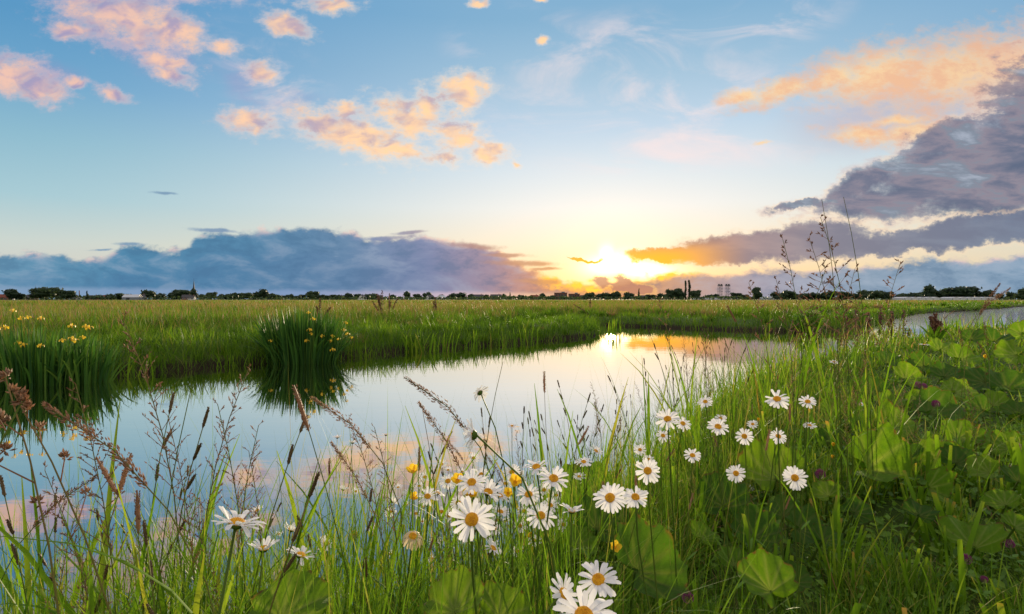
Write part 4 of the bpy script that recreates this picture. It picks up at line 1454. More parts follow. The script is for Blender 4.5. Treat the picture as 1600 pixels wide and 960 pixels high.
def iris_clump(px, base_py, Y, rx, ry, n, hmin, hmax, flowers, label, seed, z0=-0.08):
    rr = random.Random(seed)
    p = at(px, base_py, Y)
    e = empty('iris_clump', (p.x, Y, z0))
    tag(e, label, 'iris')
    singles = min(n, 210)
    mass = MB()
    for k in range(n):
        a = rr.uniform(0, 6.283)
        r0 = math.sqrt(rr.random())
        lean = 0.03 + 0.40 * r0 * rr.uniform(0.2, 1.0) + (rr.uniform(.3, .9) if rr.random() < 0.26 else 0)
        h = rr.uniform(hmin, hmax) * (1 - 0.16 * r0 ** 2)
        m = sword_leaf(h, rr.uniform(0.024, 0.040), lean, a, 0.0, rr, min(1, max(0, rr.gauss(0.45, 0.28))))
        ox, oy = rx * r0 * math.cos(a), ry * r0 * math.sin(a)
        if k < singles:
            m.build('leaf', M_IRIS, e, (ox, oy, 0))
        else:
            q = [(v[0] + ox, v[1] + oy, v[2]) for v in m.v]
            mass.add(q, m.f, m.t)
    if mass.v:
        tag(mass.build('leaf_mass', M_IRIS, e), kind='stuff')
    for fx, fy, dep in flowers:
        t = at(fx, fy, Y + dep)
        base = Vector((p.x + (t.x - p.x) * 0.8, Y + dep * 0.8, z0))
        m = MB()
        q0, q1 = base - Vector(e.location), t - Vector(e.location)
        m.tube([q0, q0.lerp(q1, 0.5) + Vector((0, 0, 0.05)), q1], [0.007, 0.006, 0.004], 5, 0.6)
        m.build('flower_stalk', M_IRIS, e)
        fl = link('flower', IRF['core'], e, q1)
        sc = rr.uniform(0.75, 1.05)
        fl.scale = (sc, sc, sc)
        fl.rotation_euler = (rr.uniform(-.3, .3), rr.uniform(-.3, .3), rr.uniform(0, 6.28))
        for k in range(3):
            f = link('petal', IRF['fall'], fl); f.rotation_euler = (0, 0, k * 2.094)
            f = link('petal', IRF['standard'], fl); f.rotation_euler = (0, 0, k * 2.094 + 1.05)


iris_clump(472, 560, 11.7, 0.72, 0.50, 620, 0.90, 1.30,
           [(482, 490, -.5), (489, 500, -.6), (484, 517, -.6), (486, 523, -.6), (423, 534, -.6), (503, 527, -.5), (519, 527, -.3), (529, 531, -.3), (537, 517, 0), (540, 506, 0), (543, 523, 0), (549, 529, 0), (516, 534, -.4), (479, 534, -.6), (520, 548, -.5)],
           'big dense iris clump with dark sword leaves standing in the water', 5)
iris_clump(48, 592, 8.75, 0.80, 0.5, 420, 0.70, 1.08,
           [(20, 487, 0), (33, 499, -.2), (44, 498, -.3), (64, 499, -.3), (29, 538, -.5), (38, 541, -.5), (63, 542, -.5), (8, 514, -.2), (98, 534, -.4), (112, 531, -.4)],
           'wide iris clump at the frame edge with most of the yellow flowers', 6)
iris_clump(128, 590, 8.95, 0.50, 0.4, 190, 0.55, 0.90,
           [(134, 512, -.1), (140, 514, -.1), (129, 529, -.3), (112, 511, 0), (118, 534, -.3)],
           'smaller iris clump leaning against the wide one', 7)


def reed_tuft(px, base_py, Y, n, h, spread, label, seed, name='reed_tuft', mat=None, wid=0.016, group=None):
    rr = random.Random(seed)
    p = at(px, base_py, Y)
    e = empty(name, (p.x, Y, max(-0.05, land1(p.x, Y) - 0.03)))
    tag(e, label, 'reed', group)
    for k in range(n):
        a = rr.uniform(0, 6.283)
        m = sword_leaf(h * rr.uniform(0.55, 1.0), wid * rr.uniform(0.7, 1.2), rr.uniform(0.1, spread), a, 0.02, rr, rr.uniform(0.1, 0.8))
        ox, oy = 0.16 * rr.gauss(0, 1), 0.10 * rr.gauss(0, 1)
        m.build('leaf', mat or M_SEDGE, e, (ox, oy, 0))


reed_tuft(652, 542, 13.9, 34, 0.62, 0.8, 'rosette of broad bright leaves at the water beside the bare bank', 11, wid=0.05)
reed_tuft(212, 572, 9.6, 12, 0.60, 0.7, 'small fan of bright reed leaves at the water past the iris clumps', 12, wid=0.026)
reed_tuft(697, 536, 14.2, 20, 0.62, 0.45, 'fan of pale upright reed leaves, first after the broad leaf rosette', 13, wid=0.024)
reed_tuft(742, 534, 14.6, 16, 0.60, 0.4, 'pale upright reed fan, second after the broad leaf rosette', 14, wid=0.022)
reed_tuft(792, 531, 15.6, 18, 0.66, 0.4, 'pale upright reed fan before the tall bright one', 15, wid=0.024)
reed_tuft(822, 528, 16.2, 22, 0.72, 0.45, 'tallest bright reed fan on the inner bend', 16, wid=0.026)
reed_tuft(960, 511, 20.9, 30, 0.72, 0.35, 'dark reeds standing on the tip where the ditch turns', 17, wid=0.026)
reed_tuft(362, 564, 11.0, 14, 0.42, 0.9, 'low arching yellow leaves beside the big iris clump', 18, wid=0.020)
reed_tuft(560, 552, 12.6, 16, 0.5, 0.7, 'short reed leaves on the sunward side of the big iris clump', 19, wid=0.020)


def dock_plant(px, top_py, Y, spikes, label, seed):
    rr = random.Random(seed)
    p = at(px, top_py, Y)
    z0 = land1(p.x, Y)
    H = p.z - z0
    e = empty('dock_plant', (p.x, Y, z0))
    tag(e, label, 'dock', 'brown docks')
    for k in range(spikes):
        h = H * (1 if k == 0 else rr.uniform(0.6, 0.92))
        dx = rr.gauss(0, 0.02 * Y) * (0 if k == 0 else 1) * 0.5
        m = MB()
        m.tube([(0, 0, 0), (dx * 0.4, 0, h * 0.5), (dx, 0, h)], [0.012, 0.010, 0.004], 5, 0.5)
        st = m.build('stem', M_DOCK, e)
        m = MB()
        for q in range(70):
            t = rr.uniform(0.5, 1.0)
            c = Vector((dx * (0.4 * t * 2 if t < .5 else 0.4 + 0.6 * (t - .5) * 2), 0, h * t)) + Vector((rr.gauss(0, .05), rr.gauss(0, .05), 0)) * (1.25 - t)
            s = 0.022 * rr.uniform(0.7, 1.3)
            m.add([c + Vector((s, 0, 0)), c + Vector((-s * .5, s * .8, 0)), c + Vector((-s * .5, -s * .8, 0)), c + Vector((0, 0, s * 1.6))], [(0, 1, 3), (1, 2, 3), (2, 0, 3)], rr.random())
        m.build('seed_spike', M_DOCK, st, smooth=False)
    for k in range(5):
        a = rr.uniform(0, 6.28)
        m = sword_leaf(0.4, 0.07, 0.8, a, 0.02, rr, 0.4)
        m.build('leaf', M_HERB, e)


dock_plant(597, 454, 24, 5, 'tallest red brown dock spike standing clear against the blue cloud', 31)
dock_plant(608, 459, 25, 3, 'shorter dock close beside the tallest red brown one', 32)
dock_plant(680, 465, 27, 3, 'low reddish dock in front of the white walled house', 33)
dock_plant(500, 467, 22, 3, 'reddish dock just past the top of the iris clump', 34)
dock_plant(922, 466, 30, 2, 'faint reddish dock below the setting sun', 35)


def shrub(px, base_py, Y, w, h, label, seed, blooms=0, name='leafy_shrub'):
    rr = random.Random(seed)
    p = at(px, base_py, Y)
    e = empty(name, (p.x, Y, max(0.0, land1(p.x, Y) - 0.05)))
    tag(e, label, 'shrub')
    m = MB()
    for k in range(7):
        a = rr.uniform(0, 6.28)
        m.tube([(0, 0, 0), (math.cos(a) * w * .2, math.sin(a) * w * .2, h * .5), (math.cos(a) * w * .38, math.sin(a) * w * .38, h * rr.uniform(.7, 1))], [0.02, 0.012, 0.005], 5)
    m.build('stem', M_BARK, e)
    m = MB()
    for k in range(900):
        d = Vector((rr.gauss(0, 1), rr.gauss(0, 1), rr.gauss(0, 1))).normalized() * rr.uniform(.45, 1.0)
        c = Vector((d.x * w * .5, d.y * w * .4, h * .5 + d.z * h * .5))
        s = 0.035 * rr.uniform(.7, 1.5)
        n_ = Vector((rr.gauss(0, 1), rr.gauss(0, 1), rr.gauss(0, 1))).normalized()
        a = n_.orthogonal().normalized() * s
        b = n_.cross(a)
        m.add([c + a * 1.5, c + b * .8, c - a * 1.5, c - b * .8], [(0, 1, 2, 3)], rr.uniform(0, .8))
    m.build('foliage', M_HERB, e, smooth=False)
    for k in range(blooms):
        d = Vector((rr.gauss(0, 1), rr.gauss(0, 1) - .8, rr.gauss(0, 1) + .5)).normalized()
        c = Vector((d.x * w * .5, d.y * w * .42, h * .52 + d.z * h * .5))
        q = MB()
        for j in range(9):
            o_ = c + Vector((rr.gauss(0, .04), rr.gauss(0, .04), rr.gauss(0, .02)))
            s = .022
            q.add([o_ + Vector((s, 0, 0)), o_ + Vector((0, s, 0.01)), o_ + Vector((-s, 0, 0)), o_ + Vector((0, -s, 0.01))], [(0, 1, 2, 3)], .5)
        q.build('blossom', M_WITHER, e, smooth=False)


shrub(1262, 513, 22.6, 1.25, 0.80, 'dark bush dotted with pale blossom on the far bank behind the tall grasses', 41, 26)
shrub(1332, 497, 27.5, 1.8, 0.66, 'low dark bush on the far bank before the wide water', 42, 4)
shrub(1506, 480, 60, 3.4, 1.2, 'dark waterside bush beyond the wide water', 43, 0)
shrub(1524, 479, 63, 2.2, 1.1, 'smaller dark bush touching the waterside one', 44, 0)


# ================================================================== flowers and stems of the near bank
def root_for(x, y, min_sd=0.08):
    """a spot on dry ground at or just before (x, y)"""
    for k in range(60):
        sd, near = shore(np.array([x]), np.array([y]))
        if sd[0] > min_sd and near[0]:
            break
        y -= 0.05
        x += 0.01
    return Vector((x, y, land1(x, y)))


def basis(n, up=(0, 0, 1)):
    n = Vector(n).normalized()
    a = Vector(up).cross(n)
    if a.length < 1e-4:
        a = Vector((1, 0, 0))
    a.normalize()
    b = n.cross(a)
    return Matrix((a, b, n)).transposed()


def facing(p, right=0.0, up=0.6, cam_w=1.0):
    """a direction looking back to the camera, turned aside and up"""
    c = (Vector((0, 0, CAM_Z)) - p).normalized()
    r_ = Vector((0, 0, 1)).cross(-c).normalized() * -1.0
    r_ = Vector((-c.y, c.x, 0)).normalized()
    if r_.x < 0:
        r_ = -r_
    return (c * cam_w + r_ * right + Vector((0, 0, 1)) * up).normalized()


def stem_curve(p0, p1, n_end, k=0.45, n=7):
    """from the root, arriving at the head along its own axis"""
    L = (p1 - p0).length
    c1 = p0 + Vector((0, 0, 1)) * L * 0.45
    c2 = p1 - n_end * L * 0.22 - Vector((0, 0, 1)) * L * 0.10
    out = []
    for i in range(n):
        t = i / (n - 1)
        out.append(p0 * (1 - t) ** 3 + c1 * 3 * t * (1 - t) ** 2 + c2 * 3 * t * t * (1 - t) + p1 * t ** 3)
    return out


def petal_mesh(name, L, W, droop, curl, mat, notch=True, seed=0, cols=3, rows=6):
    rr = random.Random(seed)
    V, T = [], []
    for i in range(rows):
        t = i / (rows - 1)
        w = W * (0.42 + 0.58 * math.sin(min(1.0, t * 1.25 + 0.12) * math.pi / 2)) * (1.0 if t < 0.86 else 0.74)
        if i == rows - 1:
            w *= 0.62
        z = curl * math.sin(t * math.pi * 0.9) * L - droop * t * t * L
        for j in range(-cols // 2 + 1 if cols % 2 else 0, cols // 2 + 1):
            u = j / (cols // 2)
            x = L * t - (0.05 * L if (notch and i == rows - 1 and j == 0) else 0) - (0.03 * L * abs(u) if i == rows - 1 else 0)
            V.append((x, u * w, z + 0.10 * W * (1 - abs(u)) * (1 if i else 0) + rr.gauss(0, 0.012) * L * t))
            T.append(min(1, max(0, 0.45 + 0.25 * t + rr.gauss(0, 0.1))))
    m = MB()
    Fc = [(i * cols + j, i * cols + j + 1, (i + 1) * cols + j + 1, (i + 1) * cols + j) for i in range(rows - 1) for j in range(cols - 1)]
    m.add(V, Fc, T)
    return m.mesh(name, mat)


def disc_mesh(name, r, h, mat, n=9, rows=5, seed=1):
    """the yellow button of a daisy: a dome of many tiny florets"""
    rr = random.Random(seed)
    m = MB()
    V, Fc, T = [], [], []
    n = 18
    for i in range(rows):
        t = i / (rows - 1)
        rad = r * math.cos(t * math.pi / 2 * 0.96)
        z = h * math.sin(t * math.pi / 2) * (1 - 0.25 * max(0, t - 0.7) / 0.3)
        for k in range(n):
            a = 2 * math.pi * (k + 0.5 * (i % 2)) / n
            q = 1 + rr.gauss(0, 0.04)
            V.append((rad * q * math.cos(a), rad * q * math.sin(a), z * q))
            T.append(min(1, max(0, 0.55 - 0.35 * t + rr.gauss(0, 0.15))))
    for i in range(rows - 1):
        for k in range(n):
            k2 = (k + 1) % n
            Fc.append((i * n + k, i * n + k2, (i + 1) * n + k2, (i + 1) * n + k))
    Fc.append(tuple((rows - 1) * n + k for k in range(n)))
    m.add(V, Fc, T)
    g = (math.sqrt(5) - 1) / 2
    for k in range(70):                                     # florets standing proud
        rho = math.sqrt((k + 0.5) / 70)
        a = k * g * 2 * math.pi
        t = math.acos(min(1, rho)) / (math.pi / 2)
        c = Vector((r * rho * 0.97 * math.cos(a), r * rho * 0.97 * math.sin(a), h * math.sin(t * math.pi / 2) * 0.98))
        s = r * 0.085
        m.add([c + Vector((s, 0, 0)), c + Vector((-s * .5, s * .87, 0)), c + Vector((-s * .5, -s * .87, 0)), c + Vector((0, 0, s * 1.5))], [(0, 1, 3), (1, 2, 3), (2, 0, 3)], min(1, max(0, 0.35 + 0.6 * rho + rr.gauss(0, .15))))
    return m.mesh(name, mat)


def calyx_mesh(r):
    m = MB()
    m.tube([(0, 0, -r * 0.75), (0, 0, -r * 0.55), (0, 0, -r * 0.12), (0, 0, 0.0)], [r * 0.16, r * 0.62, r * 1.02, r * 0.9], 10, 0.2)
    return m.mesh('calyx', M_STEM)


PETALS = [petal_mesh('petal', 0.0170, 0.0024 * k, d, c, M_WHITE, True, i) for i, (k, d, c) in enumerate([(1.0, 0.06, 0.02), (0.9, 0.20, 0.06), (1.1, 0.12, -0.02), (0.95, -0.10, 0.05), (1.0, 0.32, 0.08)])]
WPETALS = [petal_mesh('petal', 0.0160, 0.0022, d, c, M_WITHER, True, 30 + i) for i, (d, c) in enumerate([(0.7, 0.1), (0.9, 0.2), (0.5, 0.05)])]
DISC = disc_mesh('flower_head', 0.0068, 0.0042, M_DISC)
CALYX = calyx_mesh(0.0068)
FULL = {}


def corolla(kind, seed, open_=0.0):
    """all rays of a small daisy in one mesh"""
    key = (kind, seed % 4, round(open_, 1))
    if key in FULL:
        return FULL[key]
    rr = random.Random(seed)
    m = MB()
    src = WPETALS if kind == 'w' else PETALS
    n = rr.randint(18, 22)
    for k in range(n):
        me = rr.choice(src)
        M = Matrix.Rotation(2 * math.pi * k / n + rr.gauss(0, .06), 4, 'Z') @ Matrix.Translation((0.0058, 0, rr.uniform(-.0005, .0008))) @ Matrix.Rotation(-open_ + rr.gauss(0, .10), 4, 'Y') @ Matrix.Scale(rr.uniform(.86, 1.08), 4)
        m.add([M @ v.co for v in me.vertices], [tuple(p.vertices) for p in me.polygons], [a.value for a in me.attributes['tint'].data])
    FULL[key] = m.mesh('ray_crown', M_WITHER if kind == 'w' else M_WHITE)
    return FULL[key]


G_D = 'ox-eye daisies on the near bank'
N_DAISY = [0]


FLAT = {(737, 812), (1242, 747), (1012, 736), (1150, 740), (953, 778), (1163, 682)}


def daisy(px, py, size, right, up, label, open_=0.05, kind='d', drop=None, D=0.046, share=None, back=None):
    """one ox-eye daisy whose head is size photograph pixels across"""
    N_DAISY[0] += 1
    rr = random.Random(px * 31 + py)
    Y = min(3.4, max(0.46, D * F / size))
    p = at(px, py, Y)
    sc = (size * Y / F) / 0.046
    if up < 1.2 and (px, py) not in FLAT:
        up = min(1.15, up + 0.42)
    n = facing(p, right, min(up, 1.2), 1.0 if up < 1.2 else 0.35 if up < 2 else -0.08)
    if back is not None:
        n = facing(p, back[0], back[1], back[2])
    root = root_for(p.x + rr.gauss(0, 0.03) - 0.12 * n.x, p.y + rr.gauss(0, 0.03) - 0.05 * n.y)
    size_f = 1.0
    sc *= size_f
    CLEAR.append((p.x, p.y, p.z, 0.024 * sc))
    e = empty('oxeye_daisy', root)
    tag(e, label, 'daisy', share or G_D)
    L = Matrix.Translation(-root)
    B = basis(n)
    pts = stem_curve(root, p - n * 0.004 * sc, n)
    m = MB()
    m.tube([q - root for q in pts], [0.0017, 0.0016, 0.0015, 0.0014, 0.0013, 0.0013, 0.0014], 5, [rr.uniform(.1, .5)] * 35)
    st = m.build('stem', M_STEM, e)
    for k in range(2):                                        # a small toothed leaf low on the stem
        c = pts[1 + k] - root
        a = rr.uniform(0, 6.28)
        m = MB()
        d = Vector((math.cos(a), math.sin(a), 0.8))
        m.strip([c, c + d * .012, c + d * .024 + Vector((0, 0, -.002)), c + d * .034 + Vector((0, 0, -.006))], [.0015, .0036, .0040, .0006], (-math.sin(a), math.cos(a), 0), .4, .2)
        m.build('stem_leaf', M_HERB, st)
    head = link('flower_head', DISC, e)
    M4 = L @ Matrix.Translation(p) @ B.to_4x4() @ Matrix.Rotation(rr.uniform(0, 6.28), 4, 'Z') @ Matrix.Scale(sc, 4)
    head.matrix_local = M4
    c_ = link('calyx', CALYX, head)
    if size >= 34 and kind == 'd':
        k_n = rr.randint(19, 23)
        for k in range(k_n):
            if rr.random() < 0.05:
                continue                                      # a ray that has dropped off
            me = rr.choices(PETALS, [3, 2, 2, 2, 1.4])[0]
            o = link('petal', me, head)
            o.matrix_local = Matrix.Rotation(2 * math.pi * k / k_n + rr.gauss(0, .05), 4, 'Z') @ Matrix.Translation((0.0058, 0, rr.uniform(-.0006, .0008))) @ Matrix.Rotation(-open_ + rr.gauss(0, .15) + (0.6 if rr.random() < .05 else 0), 4, 'Y') @ Matrix.Rotation(rr.gauss(0, .22), 4, 'X') @ Matrix.Scale(rr.uniform(.82, 1.10), 4)
    else:
        link('ray_crown', corolla(kind, px + py, open_), head)
    return e


DAISIES = [
    # px, py, size, turned aside, up, label, cupped
    (737, 812, 74, 0.05, 0.25, 'largest daisy facing the camera squarely, two yellow buds under it'),
    (935, 906, 70, -0.10, 0.65, 'big daisy with curled narrow petals at the very bottom, highest of its trio', 0.25),
    (880, 928, 66, 0.75, 0.35, 'big daisy turned in profile behind the lowest daisy of the bottom trio', 0.1),
    (912, 962, 100, -0.05, 0.75, 'lowest and widest daisy, cut off by the bottom of the picture', 0.2),
    (953, 778, 54, -0.15, 0.55, 'clean white daisy beside the one with a buttercup over its disc'),
    (993, 777, 44, 0.05, 0.45, 'daisy with a small buttercup overlapping its yellow disc'),
    (845, 806, 50, 0.15, 0.55, 'daisy with long hanging lower petals below the buttercups', -0.1),
    (865, 748, 52, 0.30, 0.85, 'daisy tilted up to the sky at the top of the middle cluster', 0.2),
    (826, 773, 44, -0.1, 0.85, 'flat tilted daisy just under the bright buttercup'),
    (838, 730, 46, -0.2, 1.6, 'daisy seen edge on above the bright buttercup', 0.3),
    (737, 754, 50, -0.2, 0.75, 'daisy between two buttercups straight above the largest daisy', 0.15),
    (763, 769, 50, 0.35, 1.5, 'bushy daisy half hidden behind the largest daisy', 0.35),
    (781, 775, 34, 0.3, 1.4, 'smaller daisy crowded beside the bushy half hidden one', 0.3),
    (893, 799, 42, 0.1, 2.6, 'cup shaped daisy seen from the side among the grass', 0.65),
    (370, 818, 86, 0.35, 3.4, 'large side-on daisy like a saucer over the dark water', 0.35),
    (470, 868, 52, 0.5, 3.0, 'side-on daisy with spread white rays lower down in the sedge', 0.35),
    (412, 858, 52, 0.1, 3.0, 'cupped daisy below the large saucer daisy', 0.75),
    (740, 680, 56, -1.4, 2.0, 'tall daisy bent far over with its petals hanging towards the water', 0.5),
    (750, 614, 32, -0.3, 0.9, 'highest daisy, seen from behind against the bright water', -0.2),
    (1012, 736, 43, 0.0, 0.45, 'round daisy facing the camera above the dark butterbur leaf'),
    (1043, 655, 40, -0.1, 0.85, 'highest daisy of the knot where the tall grass begins', 0.1),
    (1122, 667, 36, 0.1, 0.85, 'daisy with a smaller one peeping behind it'),
    (1214, 624, 40, -0.05, 0.7, 'topmost wide open daisy over the bank grass'),
    (1242, 747, 39, 0.05, 0.15, 'daisy lying flat against the big round butterbur leaf'),
    (668, 776, 36, -0.1, 0.95, 'daisy beside a brown buttercup at the edge of the cluster'),
    (770, 857, 36, 0.9, 1.6, 'daisy in half profile below the largest daisy', 0.4),
    (691, 920, 42, -0.9, 0.4, 'daisy half covered by the tall pale butterbur leaf'),
    (1067, 662, 28, 0.4, 0.8, 'tilted daisy just below the highest one of the knot'),
    (1036, 681, 24, 0.2, 0.5, 'small daisy hanging under the knot of daisies'),
    (1000, 703, 21, 0.1, 0.4, 'small round daisy behind the round daisy facing the camera'),
    (1082, 712, 29, 0.05, 0.75, 'lone daisy on a thick pale stem between two dark leaves'),
    (1102, 628, 25, -0.2, 0.8, 'small daisy highest among the thin brown sedge spikes'),
    (1126, 654, 20, 0.1, 1.0, 'little daisy peeping out behind a larger one'),
    (1176, 663, 18, 0.0, 0.6, 'little daisy with a buttercup bud at its side'),
    (1163, 682, 29, -0.05, 0.35, 'daisy with long uneven petals below the buttercup bud'),
    (1150, 740, 31, 0.0, 0.4, 'daisy beside the edge of the big round butterbur leaf'),
    (1262, 628, 28, 0.0, 1.1, 'flattened daisy next to the topmost wide open one'),
    (1265, 665, 21, 0.0, 1.2, 'tiny flat daisy below the flattened one'),
    (1216, 682, 28, 0.35, 0.4, 'daisy turned half aside under the topmost wide open one'),
    (912, 722, 28, 0.0, 1.4, 'small spread daisy in the grass beside the water'),
    (931, 705, 24, 0.8, 1.8, 'small daisy in profile above the spread one', 0.4),
    (1013, 718, 20, 0.1, 0.9, 'small daisy tucked behind the round daisy facing the camera'),
    (869, 774, 22, 0.1, 1.0, 'little daisy under the tilted one of the middle cluster'),
    (819, 799, 26, -0.3, 1.0, 'ragged daisy behind the one with hanging petals'),
    (808, 862, 24, 0.0, 0.9, 'small narrow petalled daisy under the orange buttercup', 0.4),
    (810, 882, 16, 0.1, 1.4, 'half open daisy close under the small narrow petalled one', 0.8),
    (684, 771, 26, 0.6, 2.0, 'edge-on daisy touching the one by the brown buttercup', 0.3),
    (612, 783, 26, 0.9, 2.4, 'closing daisy with a brown grass plume across it', 0.8),
    (650, 803, 22, 0.1, 1.7, 'small flat daisy under the two edge ones of the cluster', 0.2),
    (580, 825, 18, -0.1, 0.7, 'small solitary daisy beside the withered orange head'),
    (455, 828, 36, 0.5, 2.6, 'side-on daisy behind a dark sedge spike', 0.45),
    (510, 850, 32, -0.1, 1.1, 'loose daisy with pale orange disc between sedge stems', 0.35),
    (296, 848, 22, 0.9, 2.2, 'closed white daisy low among green blades over the water', 0.9),
    (304, 896, 28, 1.2, 0.7, 'thin drooping daisy under the closed white one', 0.3),
    (331, 902, 26, 0.8, 0.1, 'daisy hanging on a bent stalk near the bottom blades', 0.2),
    (265, 950, 22, -0.2, 1.0, 'pale daisy at the bottom in the thick sedge', 0.3),
    (603, 680, 15, 0.1, 3.0, 'tiny side-on daisy on a bare branching stalk above the water', 0.4),
    (527, 684, 16, 0.0, 2.6, 'tiny daisy beside the brown velvet plume over the water', 0.5),
    (551, 692, 18, 0.1, 3.0, 'tiny side-on daisy just past the brown velvet plume', 0.5),
    (536, 765, 20, 0.3, 2.0, 'half closed daisy among the dark sedge spikes', 0.7),
    (402, 798, 22, -0.6, 1.2, 'tattered daisy almost behind the large saucer daisy', 0.3),
    (800, 666, 16, 0.1, 1.3, 'tiny daisy at the foot of the highest daisy', 0.2),
    (1170, 763, 18, 0.1, 1.2, 'tiny daisy in the shade under the big round leaf', 0.2),
    (1444, 539, 17, 0.0, 2.2, 'single white flower far up in the bank grass', 0.2),
    (1303, 566, 15, 0.0, 1.6, 'tiny white flower at the edge of the tall seeding grasses', 0.2),
    (1345, 632, 14, 0.1, 1.4, 'tiny white flower before the arching pale blades', 0.3),
]
BACK = {(740, 680): (-1.3, 0.1, -0.5), (750, 614): (-0.5, 0.5, -0.7), (880, 928): (0.95, 0.45, 0.45), (691, 920): (-0.9, 0.3, 0.5), (331, 902): (0.9, -0.2, 0.3), (304, 896): (0.9, 0.4, -0.3), (612, 783): (0.9, 0.5, -0.2)}
for d in DAISIES:
    daisy(*d, back=BACK.get(d[:2]))
for px, py, s in [(610, 866, 16), (675, 873, 16), (705, 870, 14), (1048, 692, 13), (635, 789, 15), (556, 768, 14), (760, 808, 18), (778, 813, 20), (594, 905, 12), (520, 880, 14), (700, 735, 16), (722, 790, 18), (660, 815, 14), (855, 790, 16), (790, 815, 16), (570, 870, 12), (436, 835, 14), (350, 940, 14), (812, 740, 16), (880, 760, 14), (250, 905, 14), (745, 795, 18), (700, 762, 22), (662, 792, 20), (722, 738, 18), (790, 800, 20), (622, 762, 16)]:
    daisy(px, py, s, random.uniform(-.4, .4), random.uniform(0.8, 2.2), 'tiny half hidden daisy low in the bank grass', 0.4, share='tiny half hidden daisies')
for px, py, s in [(700, 752, 30), (716, 786, 30), (752, 742, 28), (800, 738, 30), (782, 800, 32), (690, 800, 24), (812, 822, 26), (860, 790, 28), (664, 746, 22), (760, 835, 24), (905, 745, 22), (720, 840, 26), (640, 770, 24), (610, 800, 20), (690, 726, 22), (835, 845, 24), (850, 766, 24), (772, 826, 28), (702, 806, 26), (680, 845, 22), (740, 716, 20), (880, 820, 24), (655, 760, 20), (790, 756, 26)]:
    daisy(px, py, s, random.uniform(-.5, .5), random.uniform(.5, 1.6), 'smaller daisy crowded into the thick of the middle cluster', random.uniform(0, .35), share='smaller daisies of the middle cluster')
daisy(645, 838, 44, 0.2, 0.9, 'withered cream daisy with drooping yellowed petals', -0.3, 'w')
daisy(553, 833, 30, 0.0, 0.7, 'dead orange brown flower head among the sedge', -0.9, 'w')
daisy(630, 822, 20, 0.1, 1.6, 'brown spent daisy button above the withered cream one', -1.1, 'w')


# ------------------------------------------------------------------ buttercups
def buttercup_meshes():
    pts = []
    m = MB()
    V, T = [], []
    for i in range(5):
        t = i / 4
        w = 0.0068 * math.sin(0.35 + t * 2.1) if t < 1 else 0.0035
        for u in (-1, -.5, 0, .5, 1):
            V.append((0.0012 + 0.0115 * t - 0.002 * abs(u) * t, u * w * .85, 0.0075 * t ** 1.6 + 0.0015 * u * u))
            T.append(0.35 + 0.3 * t)
    m.add(V, [(i * 5 + j, i * 5 + j + 1, i * 5 + j + 6, i * 5 + j + 5) for i in range(4) for j in range(4)], T)
    pet = m.mesh('petal', M_YELLOW)
    return pet, disc_mesh('flower_head', 0.0034, 0.003, M_DISC, seed=5)


BPET, BDISC = buttercup_meshes()


def buttercup(px, py, size, right, up, label, bud=False, extra=None):
    rr = random.Random(px * 17 + py)
    Y = min(3.2, max(0.5, 0.024 * F / size))
    p = at(px, py, Y)
    sc = size * Y / F / 0.024
    n = facing(p, right, up)
    root = root_for(p.x + rr.gauss(0, .03), p.y + rr.gauss(0, .03))
    CLEAR.append((p.x, p.y, p.z, 0.014))
    e = empty('buttercup', root)
    tag(e, label, 'buttercup', 'buttercups among the daisies')
    m = MB()
    pts = stem_curve(root, p - n * .002, n)
    m.tube([q - root for q in pts], [.0012, .0011, .0010, .0009, .0008, .0008, .0009], 5, .5)
    m.build('stem', M_STEM, e)
    h = link('flower_head', BDISC, e)
    h.matrix_local = Matrix.Translation(p - root) @ basis(n).to_4x4() @ Matrix.Rotation(rr.uniform(0, 6.28), 4, 'Z') @ Matrix.Scale(sc, 4)
    for k in range(5):
        o = link('petal', BPET, h)
        o.matrix_local = Matrix.Rotation(k * 2 * math.pi / 5 + rr.gauss(0, .08), 4, 'Z') @ Matrix.Rotation((-.95 if bud else -.15) + rr.gauss(0, .1), 4, 'Y')


for a in [(715, 751, 22, 0, .6, 'bright buttercup beside the daisy above the largest one'), (735, 774, 26, .1, 1.0, 'widest buttercup directly behind the largest daisy'),
          (794, 771, 18, 0, .3, 'round orange buttercup past the crowded daisies'), (805, 754, 24, .1, .5, 'bright full buttercup under the edge-on daisy'),
          (1001, 777, 20, .1, .3, 'buttercup in front of a daisy disc'), (961, 856, 20, .1, .3, 'solitary buttercup over the dark butterbur leaf'),
          (827, 838, 17, .5, .6, 'deep orange buttercup in profile under the cluster', True), (737, 836, 12, 0, .8, 'yellow bud hanging just below the largest daisy', True),
          (753, 835, 11, 0, 1.2, 'paler bud next to the hanging yellow one', True), (814, 907, 12, 0, 1, 'greenish bud by the bottom trio of daisies', True),
          (645, 738, 22, -.1, 1.6, 'ragged dull yellow flower alone above the cluster'), (647, 779, 18, 0, .7, 'brownish buttercup touching a daisy'),
          (1302, 696, 11, 0, .8, 'small buttercup bud by the folded butterbur leaf', True), (1185, 657, 10, 0, .8, 'tiny buttercup bud at a little daisy', True),
          (1301, 715, 10, 0, .9, 'tiny yellow flower below the bud by the folded leaf', True), (1464, 921, 12, 0, .8, 'yellow floret in the short mown grass', True),
          (1539, 559, 10, 0, 1, 'yellow speck of a flower high in the bank grass', True)]:
    buttercup(*a)


